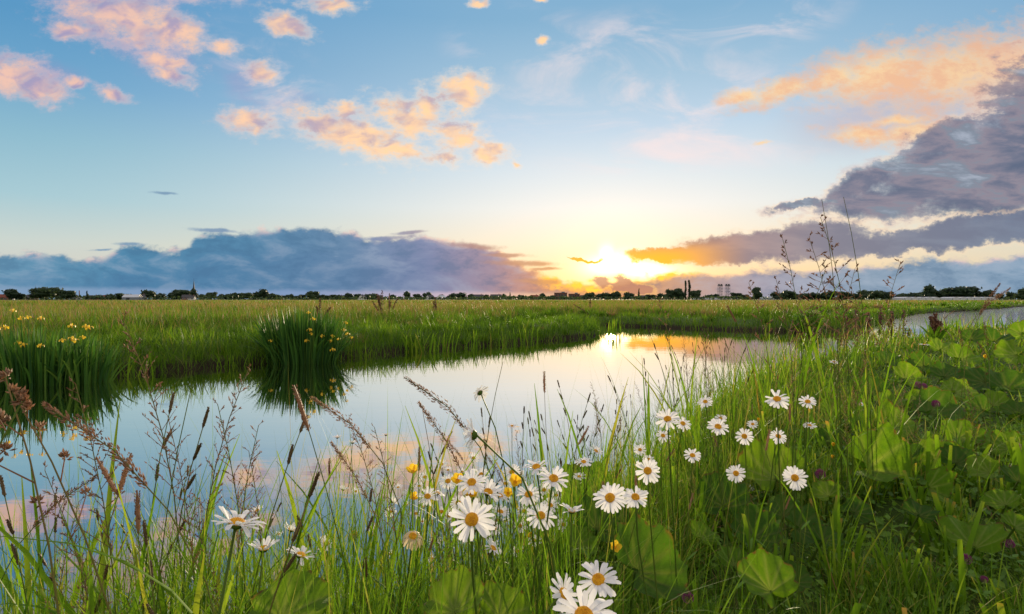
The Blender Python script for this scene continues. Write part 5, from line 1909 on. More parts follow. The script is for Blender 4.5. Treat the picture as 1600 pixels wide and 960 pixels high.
# ------------------------------------------------------------------ red clover
def clover_head():
    rr = random.Random(9)
    m = MB()
    n = 90
    g = (math.sqrt(5) - 1) / 2
    for k in range(n):
        z = 1 - 1.75 * (k + .5) / n
        a = 2 * math.pi * g * k
        q = math.sqrt(max(0, 1 - z * z))
        d = Vector((q * math.cos(a), q * math.sin(a), z))
        c = d * 0.0060
        t = c + (d * 0.7 + Vector((0, 0, .55))) * 0.0065 * rr.uniform(.8, 1.2)
        s = d.orthogonal().normalized() * .0013
        s2 = d.cross(s).normalized() * .0009
        mid = c.lerp(t, .55)
        m.add([c, mid + s, t, mid - s, mid + s2], [(0, 1, 2), (0, 2, 3), (1, 4, 2), (4, 3, 2)], [.15, .5, rr.uniform(.6, 1), .5, .6])
    return m.mesh('flower_head', M_CLOVER, False)


CLOVER = clover_head()


def clover(px, py, size, label, lift=0.16, cat='clover'):
    rr = random.Random(px + py)
    gz = 0.52
    for _ in range(3):
        Y = (CAM_Z - gz - lift) * F / (py - 467)
        p = at(px, py, Y)
        gz = land1(p.x, p.y)
    sc = size * Y / F / 0.021
    root = Vector((p.x + rr.gauss(0, .02), p.y + rr.gauss(0, .02), land1(p.x, p.y)))
    e = empty('red_clover', root)
    tag(e, label, cat, 'red clovers in the bank grass')
    m = MB(); m.tube([(0, 0, 0), (p - root) * .5 + Vector((.01, 0, .01)), p - root], [.0014, .0012, .0012], 5, .4); st = m.build('stem', M_STEM, e)
    h = link('flower_head', CLOVER, e, p - root)
    h.scale = (sc, sc, sc)
    h.rotation_euler = (rr.uniform(-.4, .4), rr.uniform(-.4, .4), rr.uniform(0, 6.28))
    for k in range(3):
        a = k * 2.09 + rr.uniform(0, .6)
        m = MB()
        c = (p - root) * .8
        d = Vector((math.cos(a), math.sin(a), .25))
        m.strip([c, c + d * .008, c + d * .017, c + d * .024], [.001, .0065, .0062, .0008], (-math.sin(a), math.cos(a), 0), .5, .15)
        m.build('leaflet', M_HERB, e)


for a in [(1075, 936, 20, 'bright purple clover head at the bottom of the bank'), (1510, 876, 17, 'bright purple clover under the two lobed butterbur leaf'), (1578, 852, 15, 'paler purple clover beyond the two lobed butterbur leaf'),
          (1282, 743, 17, 'dark maroon clover beside the daisy on the round leaf'), (1433, 603, 12, 'first of the maroon clovers in a row over large leaves'), (1443, 606, 12, 'second maroon clover touching the first of the row'),
          (1460, 613, 17, 'largest maroon clover of the row over large leaves'), (1463, 633, 13, 'lowest maroon clover below the row'), (1590, 702, 16, 'purple clover in front of the broad leaf at the frame edge'), (1538, 907, 12, 'dull clover low in the mown grass')]:
    clover(*a)


# ------------------------------------------------------------------ butterbur leaves
def butterbur_mesh(seed, fold, cup, aspect):
    rr = random.Random(seed)
    NA, NR = 60, 9
    V, T, Fc = [], [], []
    ph = [rr.uniform(0, 6.28) for _ in range(5)]
    for i in range(NR):
        rho = (i / (NR - 1)) ** 0.85
        for k in range(NA):
            a = 2 * math.pi * k / NA - math.pi / 2
            da = abs((a + math.pi / 2 + math.pi) % (2 * math.pi) - math.pi)        # angle from the notch
            out = 0.5 * (1 - 0.80 * math.exp(-(da / 0.30) ** 2)) * (1 + 0.10 * math.cos(a - math.pi / 2))
            out *= 1 + 0.085 * abs(math.sin(4.5 * (a - math.pi / 2))) + 0.020 * math.sin(19 * a + ph[0]) + 0.03 * math.sin(11 * a + ph[1]) + 0.05 * math.sin(2 * a + ph[4])
            q = rho * out
            x, y = q * math.cos(a), q * math.sin(a) * aspect + 0.14 * rho
            vein = 0.0
            for v in range(-3, 4):
                va = math.pi / 2 + v * 0.62
                dv = abs((a - va + math.pi) % (2 * math.pi) - math.pi)
                vein = max(vein, math.exp(-(dv * max(rho, .15) / 0.055) ** 2))
            z = cup * (x * x + y * y) + fold * abs(x) + 0.12 * rho ** 2 * math.sin(3 * a + ph[2]) * .6 + 0.05 * rho ** 3 * math.sin(7 * a + ph[3]) + rr.gauss(0, 0.006) * rho - 0.018 * vein * (1 - .6 * rho) + 0.006 * math.cos((a - math.pi / 2) * 2 * math.pi / .62) * rho * (1 if rho < .9 else .5)
            V.append((x, y, z))
            T.append(-rr.random() ** 1.5 if i == NR - 1 else vein * (1 - .5 * rho) if i else .8)
    for i in range(NR - 1):
        for k in range(NA):
            k2 = (k + 1) % NA
            Fc.append((i * NA + k, i * NA + k2, (i + 1) * NA + k2, (i + 1) * NA + k))
    m = MB()
    m.add(V, Fc, T)
    me = m.mesh('leaf_blade', M_BUTTER)
    return me


G_B = 'butterbur leaves on the near bank'


def butterbur(px, py, w, right, up, roll, label, fold=0.15, cup=0.2, aspect=0.85, Y=None, lift=0.16, shade_tone=False):
    """px, py: middle of the leaf; w: its width in photograph pixels; roll: where its tip points in the picture, degrees"""
    rr = random.Random(px * 7 + py)
    if Y is None and py < 700:
        w, lift = w * 0.78, 0.09
    if Y is None:
        gz = 0.5
        for _ in range(4):
            Y = min(7, (CAM_Z - gz - lift) * F / max(20, (py - 467)))
            p = at(px, py, Y)
            gz = land1(p.x, p.y)
    p = at(px, py, Y)
    S_ = w * Y / F
    n = facing(p, right, up + (0.35 if up < 1.0 else 0.0))
    tip = Vector((math.cos(R(roll)), 0.25, math.sin(R(roll))))
    tip = (tip - n * tip.dot(n)).normalized()
    x = tip.cross(n).normalized()
    B = Matrix((x, tip, n)).transposed()
    org = p - tip * (0.14 * S_)
    root = root_for(org.x - tip.x * .04 + .01, org.y + .05, 0.03)
    CLEAR.append((p.x, p.y, p.z, S_ * 0.5))
    e = empty('butterbur_plant', root)
    tag(e, label, 'leaf', G_B)
    b = link('leaf_blade', butterbur_mesh(px + py, fold, cup, aspect), e)
    b.matrix_local = Matrix.Translation(org - root) @ B.to_4x4() @ Matrix.Scale(S_, 4)
    if shade_tone:
        b.data.materials[0] = M_BUTTER_SHADED
    m = MB()
    q = org - root
    m.tube([(0, 0, 0), q * .5 + Vector((0, .012, .0)), q - n * .01, q], [.0042, .0036, .003, .0024], 6, .3)
    m.build('stalk', M_STEM, e)
    return e


SHADED_LEAVES = {(915, 768), (1008, 886), (938, 818), (1005, 885), (1132, 782), (1180, 832), (1360, 612), (1225, 800), (1300, 690), (1240, 905), (1340, 800), (1462, 645), (1255, 826), (1530, 596), (1578, 603)}  # leaves in shadow, given the colour with shade painted in
for a in [
    (452, 952, 118, -0.4, 0.75, 70, 'large pale leaf rising from the bottom among the sedge', 0.25, -0.1, 0.9, 0.72),
    (712, 944, 92, -0.4, 0.5, 100, 'tall pale pointed leaf covering half a daisy', 0.3, -0.1, 1.05, 0.78),
    (788, 956, 94, 0.5, 0.6, 55, 'broad leaf joined to the tall pale pointed one at the bottom', 0.2, 0.0, 0.8, 0.82),
    (915, 768, 92, 0.1, 0.4, 80, 'dark upright leaf behind the clean white daisy', 0.1, 0.2, 0.9),
    (938, 818, 90, 0.3, 0.5, 60, 'darker leaf under the clean white daisy', 0.15, 0.2, 0.85),
    (907, 850, 62, -0.2, 1.2, 20, 'small bright leaf edge beside the cup shaped daisy', 0.3, 0.1, 0.7),
    (1008, 886, 128, 0.35, 0.55, 25, 'widest dark leaf with a turned up bright rim', 0.15, 0.5, 0.75, 1.1),
    (1196, 914, 84, 0.5, 0.7, 110, 'lone bright leaf standing in shade at the bottom', 0.45, 0.1, 1.0, 1.0),
    (1208, 738, 96, 0.0, 0.55, 100, 'big round bright leaf with a daisy resting on it', 0.05, 0.5, 0.85),
    (1132, 782, 78, -0.2, 0.3, 95, 'shaded leaf left of centre behind grass stalks'.replace('left of centre ', ''), 0.1, 0.2, 0.95),
    (1180, 832, 72, 0.2, 0.4, 70, 'shaded round leaf under the big bright one', 0.1, 0.3, 0.9),
    (1255, 826, 66, 0.3, 0.8, -30, 'drooping leaf with a pale tip in the bank shade', 0.3, 0.0, 0.85),
    (1365, 735, 100, 0.5, 0.9, -35, 'big folded leaf like a wedge pointing away from the water', 0.85, 0.0, 0.95),
    (1467, 713, 58, 0.0, 0.35, 95, 'flat eight sided leaf fully facing the camera', 0.02, 0.3, 0.85),
    (1458, 766, 58, 0.9, 0.3, -40, 'pale folded leaf showing its underside', 0.9, 0.0, 0.8),
    (1520, 847, 76, 0.0, 0.6, 90, 'two lobed leaf like open wings in the mown grass', 0.7, 0.1, 0.75),
    (1572, 697, 66, 0.1, 0.5, 120, 'broad leaf behind the purple clover at the frame edge', 0.1, 0.3, 0.85),
    (1552, 630, 48, -0.1, 0.6, 70, 'smaller leaf with a dented side high on the bank', 0.2, 0.3, 0.9),
    (1502, 682, 72, 0.2, 1.2, 10, 'wavy bright leaf lying above the flat eight sided one', 0.35, 0.2, 0.8),
    (1462, 645, 96, 0.1, 0.7, -20, 'largest leaf behind the row of maroon clovers', 0.15, 0.3, 0.8),
    (1400, 668, 90, -0.2, 0.9, -15, 'long bright leaf under the maroon clovers', 0.4, 0.1, 0.7),
    (1360, 612, 62, -0.1, 0.6, 80, 'dark leaf where the tall grass meets the leafy bank', 0.1, 0.3, 0.9),
    (1578, 603, 76, 0.0, 0.8, 40, 'smooth large leaf at the frame edge above the dented one', 0.1, 0.3, 0.8),
    (1530, 596, 70, 0.0, 0.8, 150, 'smooth leaf touching the large one at the frame edge', 0.15, 0.2, 0.8),
    (1590, 822, 46, 0.2, 1.2, 10, 'thin leaf edge beside the paler purple clover', 0.3, 0.0, 0.7),
    (1225, 800, 50, -0.1, 0.5, 80, 'small dark leaf wedged between two shaded ones', 0.1, 0.2, 0.9),
    (1420, 590, 60, 0.1, 1.0, 20, 'leaf in the rough grass above the maroon clovers', 0.2, 0.2, 0.75),
    (1300, 690, 60, -0.2, 0.5, 70, 'dim leaf behind the big folded wedge leaf', 0.1, 0.3, 0.85),
    (1505, 560, 58, 0.1, 1.1, 10, 'bright leaf high on the bank amid tangled grass', 0.2, 0.2, 0.75),
    (1580, 555, 60, 0.0, 1.0, 160, 'pale leaf near the top of the bank at the frame edge', 0.2, 0.2, 0.75),
    (1240, 905, 50, 0.1, 0.6, 60, 'small dim leaf beside the lone bright one', 0.2, 0.2, 0.9),
    (1340, 800, 44, 0.3, 0.7, 0, 'dim leaf under the big folded wedge leaf', 0.2, 0.2, 0.85),
]:
    butterbur(*a, shade_tone=a[:2] in SHADED_LEAVES)
for px, py, w, rl in [(1390, 566, 44, 20), (1438, 572, 50, 160), (1478, 586, 54, 40), (1496, 612, 58, 10), (1440, 626, 54, 100), (1392, 632, 52, 60), (1530, 640, 56, 140), (1590, 642, 54, 90), (1498, 720, 50, 30), (1538, 738, 52, 150), (1592, 748, 48, 60), (1412, 716, 52, 100),
                      (1300, 640, 44, 80), (1330, 668, 48, 30), (1556, 532, 50, 20), (1592, 520, 46, 120), (1470, 545, 44, 60), (1520, 528, 40, 30), (1436, 802, 46, 60), (1566, 784, 44, 110), (1290, 842, 46, 20), (1150, 880, 50, 70), (1290, 770, 44, 110), (1098, 838, 46, 60)]:
    butterbur(px, py, w, random.uniform(-.3, .4), random.uniform(.5, 1.2), rl, 'smaller butterbur leaf in the leafy carpet of the bank', random.uniform(.1, .5), random.uniform(0, .35), random.uniform(.7, .95), shade_tone=random.random() < .35)  # some, at random, take the shade-darkened colour too


# ------------------------------------------------------------------ seed-bearing stems
def spikelet(m, c, d, L, w, tint):
    d = Vector(d).normalized()
    a = d.orthogonal().normalized() * w
    b = d.cross(a).normalized() * w
    c = Vector(c)
    mid = c + d * L * .45
    m.add([c, mid + a, mid + b, mid - a, mid - b, c + d * L], [(0, 1, 2), (0, 2, 3), (0, 3, 4), (0, 4, 1), (5, 2, 1), (5, 3, 2), (5, 4, 3), (5, 1, 4)], tint)


def stem_path(H, lean, nod, n=9):
    """upright stem of length H leaning to +x; nod bends its top over"""
    pts = [Vector((0, 0, 0))]
    th = lean * .4
    for k in range(n):
        t = (k + 1) / n
        pts.append(pts[-1] + Vector((math.sin(th), 0, math.cos(th))) * (H / n))
        th += lean * .9 / n + (nod / n * 3 if t > .62 else 0)
    return pts


def path_at(pts, t):
    f = t * (len(pts) - 1)
    i = min(int(f), len(pts) - 2)
    return pts[i].lerp(pts[i + 1], f - i), (pts[i + 1] - pts[i]).normalized()


STEMS = {}


def make_stem(kind, v):
    rr = random.Random(v * 101 + len(kind) * 7 + ord(kind[0]))
    nm = {'panicle': 'seeding_grass_plant', 'plume': 'seeding_grass_plant', 'velvet': 'velvet_grass_plant', 'sedge': 'flowering_sedge_plant', 'foxtail': 'foxtail_plant', 'cocksfoot': 'cocksfoot_plant', 'stalk': 'bare_grass_plant'}[kind]
    e = bpy.data.objects.new(nm, None)
    H = 0.70
    lean = rr.uniform(0.02, 0.12) if kind in ('panicle', 'stalk', 'plume') else rr.uniform(0.05, 0.30)
    nod = {'panicle': rr.uniform(0, .3), 'plume': rr.uniform(0, .25), 'velvet': rr.uniform(.4, 1.2), 'sedge': rr.uniform(0, .25), 'foxtail': rr.uniform(-.1, .25), 'cocksfoot': .2, 'stalk': .1}[kind]
    pts = stem_path(H, lean, nod)
    m = MB()
    r0 = {'sedge': .0022, 'cocksfoot': .002}.get(kind, .0014)
    m.tube(pts, [r0 * (1 - .6 * i / 9) for i in range(10)], 4, [0.25 + .06 * (i // 4) for i in range(40)])
    kids = [('stem', m.mesh('stem', M_STEM))]
    if kind == 'panicle':
        m = MB()
        for t in np.linspace(.66, 1.0, 20):
            c, d = path_at(pts, float(t))
            L = .030 * (1.05 - t) / .4 * rr.uniform(.5, 1.5) + .006
            for s in range(2 if t < .95 else 1):
                a = rr.uniform(0, 6.28)
                out = (Vector((math.cos(a), math.sin(a), 0)) + d * rr.uniform(.7, 1.6)).normalized()
                q = c + out * L
                m.tube([c, q], [.0005, .0003], 3, .3, False)
                for k in range(rr.randint(4, 8)):
                    u = rr.uniform(.3, 1.05)
                    spikelet(m, c + out * L * u, out + Vector((rr.gauss(0, .4), rr.gauss(0, .4), rr.gauss(.1, .3))), .0052 * rr.uniform(.7, 1.2), .0007, rr.random())
        kids.append(('seed_head', m.mesh('seed_head', M_PANICLE, False)))
    elif kind == 'plume':
        m = MB()
        for t in np.linspace(.74, 1.0, 15):
            c, d = path_at(pts, float(t))
            L = .030 * (1.04 - t) / .26 * rr.uniform(.6, 1.3) + .005
            a = rr.uniform(0, 6.28)
            out = (Vector((math.cos(a), math.sin(a), 0)) + d * rr.uniform(.5, 1.3)).normalized()
            m.tube([c, c + out * L], [.0005, .0004], 3, .3, False)
            for k in range(rr.randint(5, 9)):
                u = rr.uniform(.45, 1.1)
                spikelet(m, c + out * L * u, out + Vector((rr.gauss(0, .35), rr.gauss(0, .35), rr.gauss(.1, .3))), .0088 * rr.uniform(.7, 1.2), .0013, rr.random() * .7)
        kids.append(('seed_head', m.mesh('seed_head', M_PANICLE, False)))
    elif kind == 'velvet':
        m = MB()
        for k in range(300):
            t = rr.uniform(.82, 1.0)
            c, d = path_at(pts, t)
            w = .0060 * math.sin((t - .80) / .205 * math.pi) + .0008
            a = rr.uniform(0, 6.28)
            o = d.orthogonal().normalized()
            o = (Matrix.Rotation(a, 3, d) @ o)
            spikelet(m, c + o * w * rr.random(), d * 1.2 + o * .5, .0052 * rr.uniform(.7, 1.2), .0007, rr.random())
        kids.append(('seed_head', m.mesh('seed_head', M_PANICLE, False)))
    elif kind == 'sedge':
        for k in range(rr.randint(2, 4)):
            t = 1.0 - .085 * k - rr.uniform(0, .03)
            c, d = path_at(pts, t)
            a = rr.uniform(0, 6.28)
            out = (d * 2.6 + Vector((math.cos(a), math.sin(a), 0)) * (0 if k == 0 else rr.uniform(.3, 1.0))).normalized()
            L = rr.uniform(.026, .044)
            m = MB()
            m.tube([c, c + out * L * .12, c + out * L * .5, c + out * L * .85, c + out * L], [.0008, .0022, .0027, .0021, .0006], 6, .4)
            for q in range(54):                                     # overlapping scales
                u = rr.uniform(.05, .95)
                b = rr.uniform(0, 6.28)
                o = Matrix.Rotation(b, 3, out) @ out.orthogonal().normalized()
                spikelet(m, c + out * L * u + o * .0019, out + o * .4, .0030, .0007, rr.random())
            kids.append(('spike', m.mesh('spike', M_SPIKE, False)))
    elif kind == 'foxtail':
        m = MB()
        c0, d = path_at(pts, .90)
        c1 = pts[-1]
        m.tube([c0, c0.lerp(c1, .2), c0.lerp(c1, .6), c1], [.0012, .0030, .0032, .0010], 6, .5)
        for q in range(110):
            u = rr.uniform(.02, .98)
            b = rr.uniform(0, 6.28)
            o = Matrix.Rotation(b, 3, d) @ d.orthogonal().normalized()
            spikelet(m, c0.lerp(c1, u) + o * .0026, d + o * .7, .0040, .0007, rr.random())
        kids.append(('seed_head', m.mesh('seed_head', M_PANICLE, False)))
    elif kind == 'cocksfoot':
        m = MB()
        for (t, L, s) in [(1.0, 0, 26), (.96, .012, 26), (.92, .020, 22), (.86, .034, 26), (.80, .03, 16)]:
            c, d = path_at(pts, t)
            a = rr.uniform(0, 6.28)
            out = (Vector((math.cos(a), math.sin(a), 0)) + d).normalized()
            q = c + out * L
            m.tube([c, q], [.0008, .0006], 3, .3, False)
            for k in range(s):
                o = Vector((rr.gauss(0, 1), rr.gauss(0, 1), rr.gauss(0, 1) + .5)).normalized()
                spikelet(m, q + o * .0035 * rr.random(), o + out, .0062, .0011, rr.random())
        kids.append(('seed_head', m.mesh('seed_head', M_PANICLE, False)))
    n_l = {'sedge': 3, 'stalk': 1}.get(kind, 2)
    for k in range(n_l):
        t = rr.uniform(.06, .55)
        c, d = path_at(pts, t)
        a = rr.uniform(0, 6.28)
        L = rr.uniform(.16, .34)
        wd = rr.uniform(.0018, .0036) * (1.3 if kind == 'sedge' else 1)
        th = rr.uniform(.15, .4)
        q = c.copy()
        P, W = [q.copy()], [wd * .8]
        bend = rr.uniform(.4, 1.7)
        for i in range(6):
            q = q + Vector((math.cos(a) * math.sin(th), math.sin(a) * math.sin(th), math.cos(th))) * L / 6
            th += bend / 6
            P.append(q.copy()); W.append(wd * (1 - ((i + 1) / 6) ** 1.8) + .0002)
        m = MB()
        m.strip(P, W, (-math.sin(a), math.cos(a), 0), rr.uniform(.1, .75), .25)
        kids.append(('leaf', m.mesh('leaf', M_SEDGE)))
    STEMS[kind, v] = (nm, pts, kids)


for kind in ('panicle', 'plume', 'velvet', 'sedge', 'foxtail', 'cocksfoot', 'stalk'):
    for v in range(5 if kind in ('panicle', 'plume', 'sedge') else 3):
        make_stem(kind, v)


def place_stem(kind, v, root, H, yaw, label, group, cat):
    nm, pts, kids = STEMS[kind, v]
    e = empty(nm, root, yaw)
    s = H / 0.70
    t = s ** 0.5                                  # a short stem is not much thinner than a tall one
    e.scale = (s, s, s)
    tag(e, label, cat, group)
    for k, me in kids:
        link(k, me, e)
    return e


def stem_to(kind, v, px, py, Y, yaw, label, group, cat='grass stem'):
    """put a stem so that its top stands where the photograph shows it"""
    p = at(px, py, Y)
    nm, pts, kids = STEMS[kind, v]
    top = pts[-1]
    root = Vector((p.x, p.y, 0.4))
    for _ in range(4):
        gz = max(land1(root.x, root.y), -0.02)
        s = (p.z - gz) / top.z
        root = Vector((p.x - math.cos(yaw) * top.x * s, p.y - math.sin(yaw) * top.x * s, gz))
    return place_stem(kind, v, root, 0.70 * s, yaw, label, group, cat)


PI = math.pi
G_TALL = 'seeding grasses that rise above the skyline'
for i, (kind, v, px, py, Y, yaw, lab) in enumerate([
        ('plume', 0, 1282, 340, 2.0, PI, 'tallest seeding grass, its loose brown head highest against the slate cloud'),
        ('plume', 1, 1264, 371, 2.05, PI, 'second seeding grass leaning against the tallest one'),
        ('plume', 2, 1223, 374, 2.0, PI, 'seeding grass standing apart toward the sun from the tallest'),
        ('plume', 3, 1336, 420, 1.9, 0, 'nodding brown head beyond the tall bare stalk'),
        ('plume', 4, 1407, 410, 2.1, 0, 'thin seeding grass far apart on the side of the wide water'),
        ('plume', 1, 1290, 421, 1.8, 0, 'bushy dark head low at the foot of the tallest seeding grass'),
        ('plume', 3, 1300, 438, 1.9, PI, 'small dark head beside the bushy one'),
        ('stalk', 0, 1318, 308, 2.0, PI, 'bare straight stalk without seeds reaching up to the slate cloud'),
        ('stalk', 1, 1284, 312, 2.05, PI, 'hair thin stalk behind the tallest seeding grass'),
        ('plume', 0, 1170, 442, 1.9, PI, 'pale beige head in front of the ball shaped tree'),
        ('plume', 2, 1213, 438, 2.0, PI, 'short dark head near the foot of the seeding grass standing apart'),
        ('velvet', 1, 1562, 444, 2.4, 0, 'arching plume at the skyline above the wide water'),
        ('velvet', 2, 1578, 451, 2.4, 0, 'lower arching plume above the wide water'),
        ('plume', 4, 1030, 470, 2.6, PI, 'lone green stalk in front of the far bank below the sun'),
        ('foxtail', 0, 1136, 478, 2.4, PI, 'thin foxtail crossing the dark far bank'),
        ('stalk', 2, 1120, 470, 2.5, PI, 'thin bare stalk crossing the far bank near the lift bridge'),
        ('plume', 3, 1333, 455, 1.9, PI, 'pinkish head below the nodding brown one'),
]):
    stem_to(kind, v, px, py, Y, yaw, lab, G_TALL)
G_L = 'single grass stems over the open water'
for i, (kind, v, px, py, Y, yaw, lab) in enumerate([
        ('velvet', 0, 634, 591, 0.95, PI, 'arching brown plume over bright water, the higher of a pair'),
        ('velvet', 1, 655, 630, 0.95, PI, 'arching brown plume over bright water, the lower of a pair'),
        ('panicle', 2, 193, 500, 0.85, PI, 'long pale brown grass head crossing the far bank'),
        ('panicle', 0, 118, 600, 0.75, PI, 'long feathery plume arching over the iris reflection'),
        ('velvet', 2, 72, 634, 0.62, PI, 'fat pinkish plume beside the iris reflection'),
        ('cocksfoot', 0, 8, 588, 0.55, PI, 'clumped cocksfoot head at the frame edge'),
        ('cocksfoot', 1, 34, 628, 0.52, 0, 'clumped cocksfoot head just below the first one'),
        ('cocksfoot', 2, 20, 612, 0.60, PI, 'clumped cocksfoot head between the other two'),
        ('foxtail', 0, 150, 714, 0.80, PI, 'short foxtail with two little knobs over the water'),
        ('foxtail', 1, 205, 708, 0.80, 0, 'straight foxtail pointing up over the water'),
        ('foxtail', 2, 214, 766, 0.75, PI, 'second straight foxtail below the first'),
        ('panicle', 1, 262, 650, 0.85, PI, 'hooked thin grass head over the water'),
        ('panicle', 3, 340, 632, 0.85, PI, 'dotted loose grass head over the water'),
        ('panicle', 4, 388, 578, 0.90, 0, 'tall thin speckled grass head beside the iris reflection'),
        ('stalk', 0, 298, 610, 0.75, 0, 'tall bare stalk standing upright over the water'),
        ('foxtail', 1, 459, 602, 0.85, PI, 'pale foxtail in front of the iris reflection'),
        ('velvet', 0, 488, 622, 0.95, PI, 'fluffy brown plume at the tip of the iris reflection'),
        ('panicle', 2, 545, 655, 1.0, PI, 'fine dark dotted head over the mirrored cloud'),
        ('panicle', 0, 585, 668, 1.0, PI, 'fine dark head between the mirrored cloud and a tiny daisy'),
        ('velvet', 1, 518, 692, 0.95, PI, 'broad brown plume lying across tiny daisies'),
        ('panicle', 1, 404, 665, 0.9, 0, 'feathery pinkish head at the mirrored cloud edge'),
        ('stalk', 1, 660, 640, 1.1, PI, 'thin stalk rising alone from the mirrored cloud'),
        ('foxtail', 2, 850, 580, 1.6, PI, 'thin foxtail upright before the bright water'),
        ('stalk', 2, 786, 565, 1.3, 0, 'hair thin stalk in the middle of the bright water'),
        ('panicle', 4, 70, 735, 0.7, PI, 'spreading dark grass head low over the water'),
        ('velvet', 2, 150, 745, 0.8, 0, 'brown plume tangled in the sedge spikes'),
]):
    stem_to(kind, v, px, py, Y, yaw, lab, G_L)


def scatter(kind, n, az0, az1, r0, r1, sd0, sd1, h0, h1, label, group, cat):
    made = 0
    k = 0
    while made < n and k < 6000:
        k += 1
        r = math.exp(random.uniform(math.log(r0), math.log(r1)))
        a = R(random.uniform(az0, az1))
        x, y = r * math.sin(a), r * math.cos(a)
        sd, near = shore(np.array([x]), np.array([y]))
        if not near[0] or not sd0 < sd[0] < sd1:
            continue
        v = random.randrange(5 if kind in ('panicle', 'sedge') else 3)
        place_stem(kind, v, Vector((x, y, max(land1(x, y), -0.03) - 0.01)), random.uniform(h0, h1), random.uniform(0, 6.283), label, group, cat)
        made += 1


scatter('sedge', 24, -43, -8, 0.75, 1.7, -0.1, 1.2, 0.48, 0.68, 'dark spiked sedge stem in the sparse stand over open water', 'sedge stems in the sparse stand', 'sedge')
scatter('sedge', 40, -8, 6, 0.9, 3.2, -0.15, 0.8, 0.38, 0.60, 'dark spiked sedge stem between the daisies and the mirrored cloud', 'sedge stems by the mirrored cloud', 'sedge')
scatter('sedge', 80, 4, 30, 2.0, 9.0, -0.15, 0.7, 0.45, 0.70, 'dark spiked sedge stem at the edge of the sunlit water', 'sedge stems along the sunlit water', 'sedge')
scatter('panicle', 14, -42, 2, 0.85, 2.4, -0.1, 1.0, 0.40, 0.62, 'loose headed grass stem among sedge over the water', 'loose headed grasses over the water', 'grass stem')
scatter('panicle', 60, 6, 40, 2.0, 10.0, -0.1, 1.6, 0.45, 0.72, 'loose headed grass stem in the tall stand by the ditch', 'loose headed grasses in the tall stand', 'grass stem')
scatter('velvet', 26, 20, 42, 3.0, 12.0, 0.0, 2.5, 0.45, 0.72, 'pinkish velvety grass plume in the tall stand by the ditch', 'velvety plumes in the tall stand', 'grass stem')
scatter('velvet', 12, -30, 4, 0.9, 2.0, 0.0, 1.0, 0.36, 0.52, 'brown velvety plume among the sedge', 'velvety plumes among the sedge', 'grass stem')
scatter('foxtail', 24, -20, 30, 1.0, 4.5, 0.0, 1.5, 0.36, 0.56, 'small foxtail grass among the daisies', 'foxtails among the daisies', 'grass stem')


# ------------------------------------------------------------------ tufts with broad bright blades
TUFTS = []
for v in range(5):
    rr = random.Random(300 + v)
    ls = []
    for k in range(9):
        a = rr.uniform(0, 6.283)
        m = sword_leaf(rr.uniform(.42, .72), rr.uniform(.0075, .0125), rr.uniform(.10, .75), a, 0.0, rr, rr.uniform(.25, .85))
        ls.append((m.mesh('leaf', M_SEDGE), (rr.gauss(0, .02), rr.gauss(0, .02), 0)))
    TUFTS.append(ls)


def tuft(px, Y, s, v, yaw, label):
    x = (px - 800) / F * Y
    root = root_for(x, Y, -0.15)
    e = empty('sedge_tuft', (root.x, root.y, max(root.z, -0.03) - 0.01), yaw)
    e.scale = (s, s, s)
    tag(e, label, 'sedge', 'broad bladed sedge tufts')
    for me, o in TUFTS[v]:
        link('leaf', me, e, o)


for i, (px, Y, s, lab) in enumerate([
        (40, 0.80, 0.95, 'broad bladed tuft at the frame edge under the cocksfoot heads'), (120, 0.78, 1.0, 'broad bladed tuft with arching blades below the low spreading head'),
        (200, 0.84, 0.95, 'bright tuft whose blades cross in front of the dark water'), (260, 0.80, 1.0, 'bright tuft beside the closed white daisy'),
        (330, 0.95, 0.92, 'green tuft at the foot of the large saucer daisy'), (420, 1.0, 0.85, 'green tuft beside the large pale bottom leaf'),
        (520, 1.05, 0.85, 'upright tuft between the pale bottom leaf and the cluster'), (575, 1.25, 0.85, 'upright tuft under the withered orange head'),
        (640, 1.3, 0.85, 'thick tuft beneath the withered cream daisy'), (720, 1.5, 0.85, 'thick tuft behind the largest daisy'),
        (860, 1.8, 0.95, 'tall tuft rising behind the tilted daisy'), (930, 2.2, 1.0, 'tall tuft behind the small spread daisy'),
        (1010, 2.6, 1.1, 'tall tuft leaning over the bright water'), (1090, 2.4, 1.0, 'tall tuft behind the knot of daisies'),
        (1160, 1.5, 0.62, 'tuft with long arching blades beside the shaded leaves'), (1310, 1.5, 0.60, 'cut grass tuft with blunt upright blades on the mown bank'),
        (1400, 2.2, 0.85, 'arching tuft reaching over the big folded leaf'), (1360, 2.4, 0.9, 'arching tuft with pale blades above the dark leaf'),
        (1470, 1.25, 0.42, 'short bright tuft in the mown corner'), (1560, 1.30, 0.42, 'short bright tuft by the lower frame corner'),
        (1110, 1.15, 0.55, 'shaded tuft of wide blades beside the bottom clover'), (1200, 3.2, 1.1, 'tall sunlit tuft below the topmost wide open daisy'),
        (1290, 3.8, 1.2, 'tall sunlit tuft under the tallest seeding grass'),
        (15, 0.70, 0.8, 'bright tuft cut by the frame edge beside the fat pinkish plume'), (85, 0.68, 0.82, 'bright close tuft under the fat pinkish plume'), (160, 0.66, 0.8, 'bright close tuft in front of the low spreading head'),
        (240, 0.70, 0.78, 'bright close tuft whose blades lean over the bottom edge'), (300, 0.9, 0.8, 'tuft between the hooked grass head and the closed daisy'), (380, 0.85, 0.75, 'bright tuft just before the large saucer daisy'),
        (60, 1.05, 1.0, 'farther tuft standing at the water under the feathery plume')]):
    tuft(px, Y, s, i % 5, i * 1.7, lab)


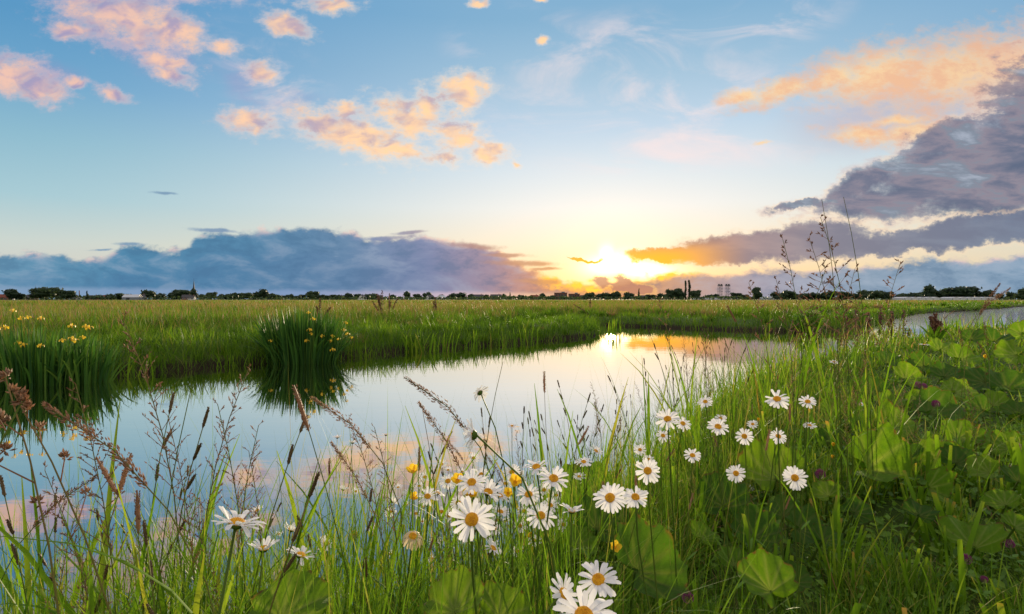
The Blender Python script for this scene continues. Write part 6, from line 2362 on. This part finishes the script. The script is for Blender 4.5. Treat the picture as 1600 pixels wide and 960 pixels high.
# ------------------------------------------------------------------ brown docks on the near bank before the wide water
for i, (px, top, Y, n_, lab) in enumerate([
        (1338, 484, 10.4, 3, 'brown seeding dock on the near bank under the pinkish grass head'), (1356, 490, 9.6, 4, 'bushy brown dock just past the pinkish grass head'),
        (1376, 482, 10.8, 3, 'tallest brown dock before the start of the wide water'), (1394, 488, 10.2, 4, 'broad brown dock touching the tallest one by the wide water'),
        (1412, 486, 11.4, 3, 'thin brown dock at the near corner of the wide water'), (1462, 492, 9.4, 3, 'small brown dock in front of the wide water'),
        (1322, 496, 9.0, 2, 'short reddish dock beside the far dark bush')]):
    dock_plant(px, top, Y, n_, lab, 600 + i)

# ------------------------------------------------------------------ short cut grass on the mown bank
CUT = []
for v in range(4):
    rr = random.Random(500 + v)
    ls = []
    for k in range(8):
        a = rr.uniform(0, 6.283)
        m = MB()
        h, w = rr.uniform(.10, .26), rr.uniform(.0045, .0085)
        th = rr.uniform(.0, .35)
        P = [Vector((0, 0, 0))]
        for i in range(4):
            P.append(P[-1] + Vector((math.cos(a) * math.sin(th), math.sin(a) * math.sin(th), math.cos(th))) * h / 4)
            th += rr.uniform(-.05, .16)
        sa = a + math.pi / 2 + rr.uniform(-1, 1)
        m.strip(P, [w * .7, w, w, w * .95, w * .72], (math.cos(sa), math.sin(sa), 0), [.35] * 12 + [rr.uniform(.5, 1.0)] * 3, .25)
        ls.append((m.mesh('blade', M_SEDGE), (rr.gauss(0, .022), rr.gauss(0, .022), 0)))
    CUT.append(ls)
n_cut = 0
rc = random.Random(77)
while n_cut < 46:
    r = math.exp(rc.uniform(math.log(1.0), math.log(3.4)))
    a = R(rc.uniform(10, 43))
    x, y = r * math.sin(a), r * math.cos(a)
    sd, near = shore(np.array([x]), np.array([y]))
    if sd[0] < 0.7 or not near[0]:
        continue
    e = empty('cut_grass_tuft', (x, y, land1(x, y) - 0.01), rc.uniform(0, 6.28))
    s = rc.uniform(.8, 1.25)
    e.scale = (s, s, s)
    tag(e, 'short tuft of blunt cut grass on the mown bank', 'grass tuft', 'cut grass tufts on the mown bank')
    for me, o in CUT[n_cut % 4]:
        link('blade', me, e, o)
    n_cut += 1

build_near_grass()
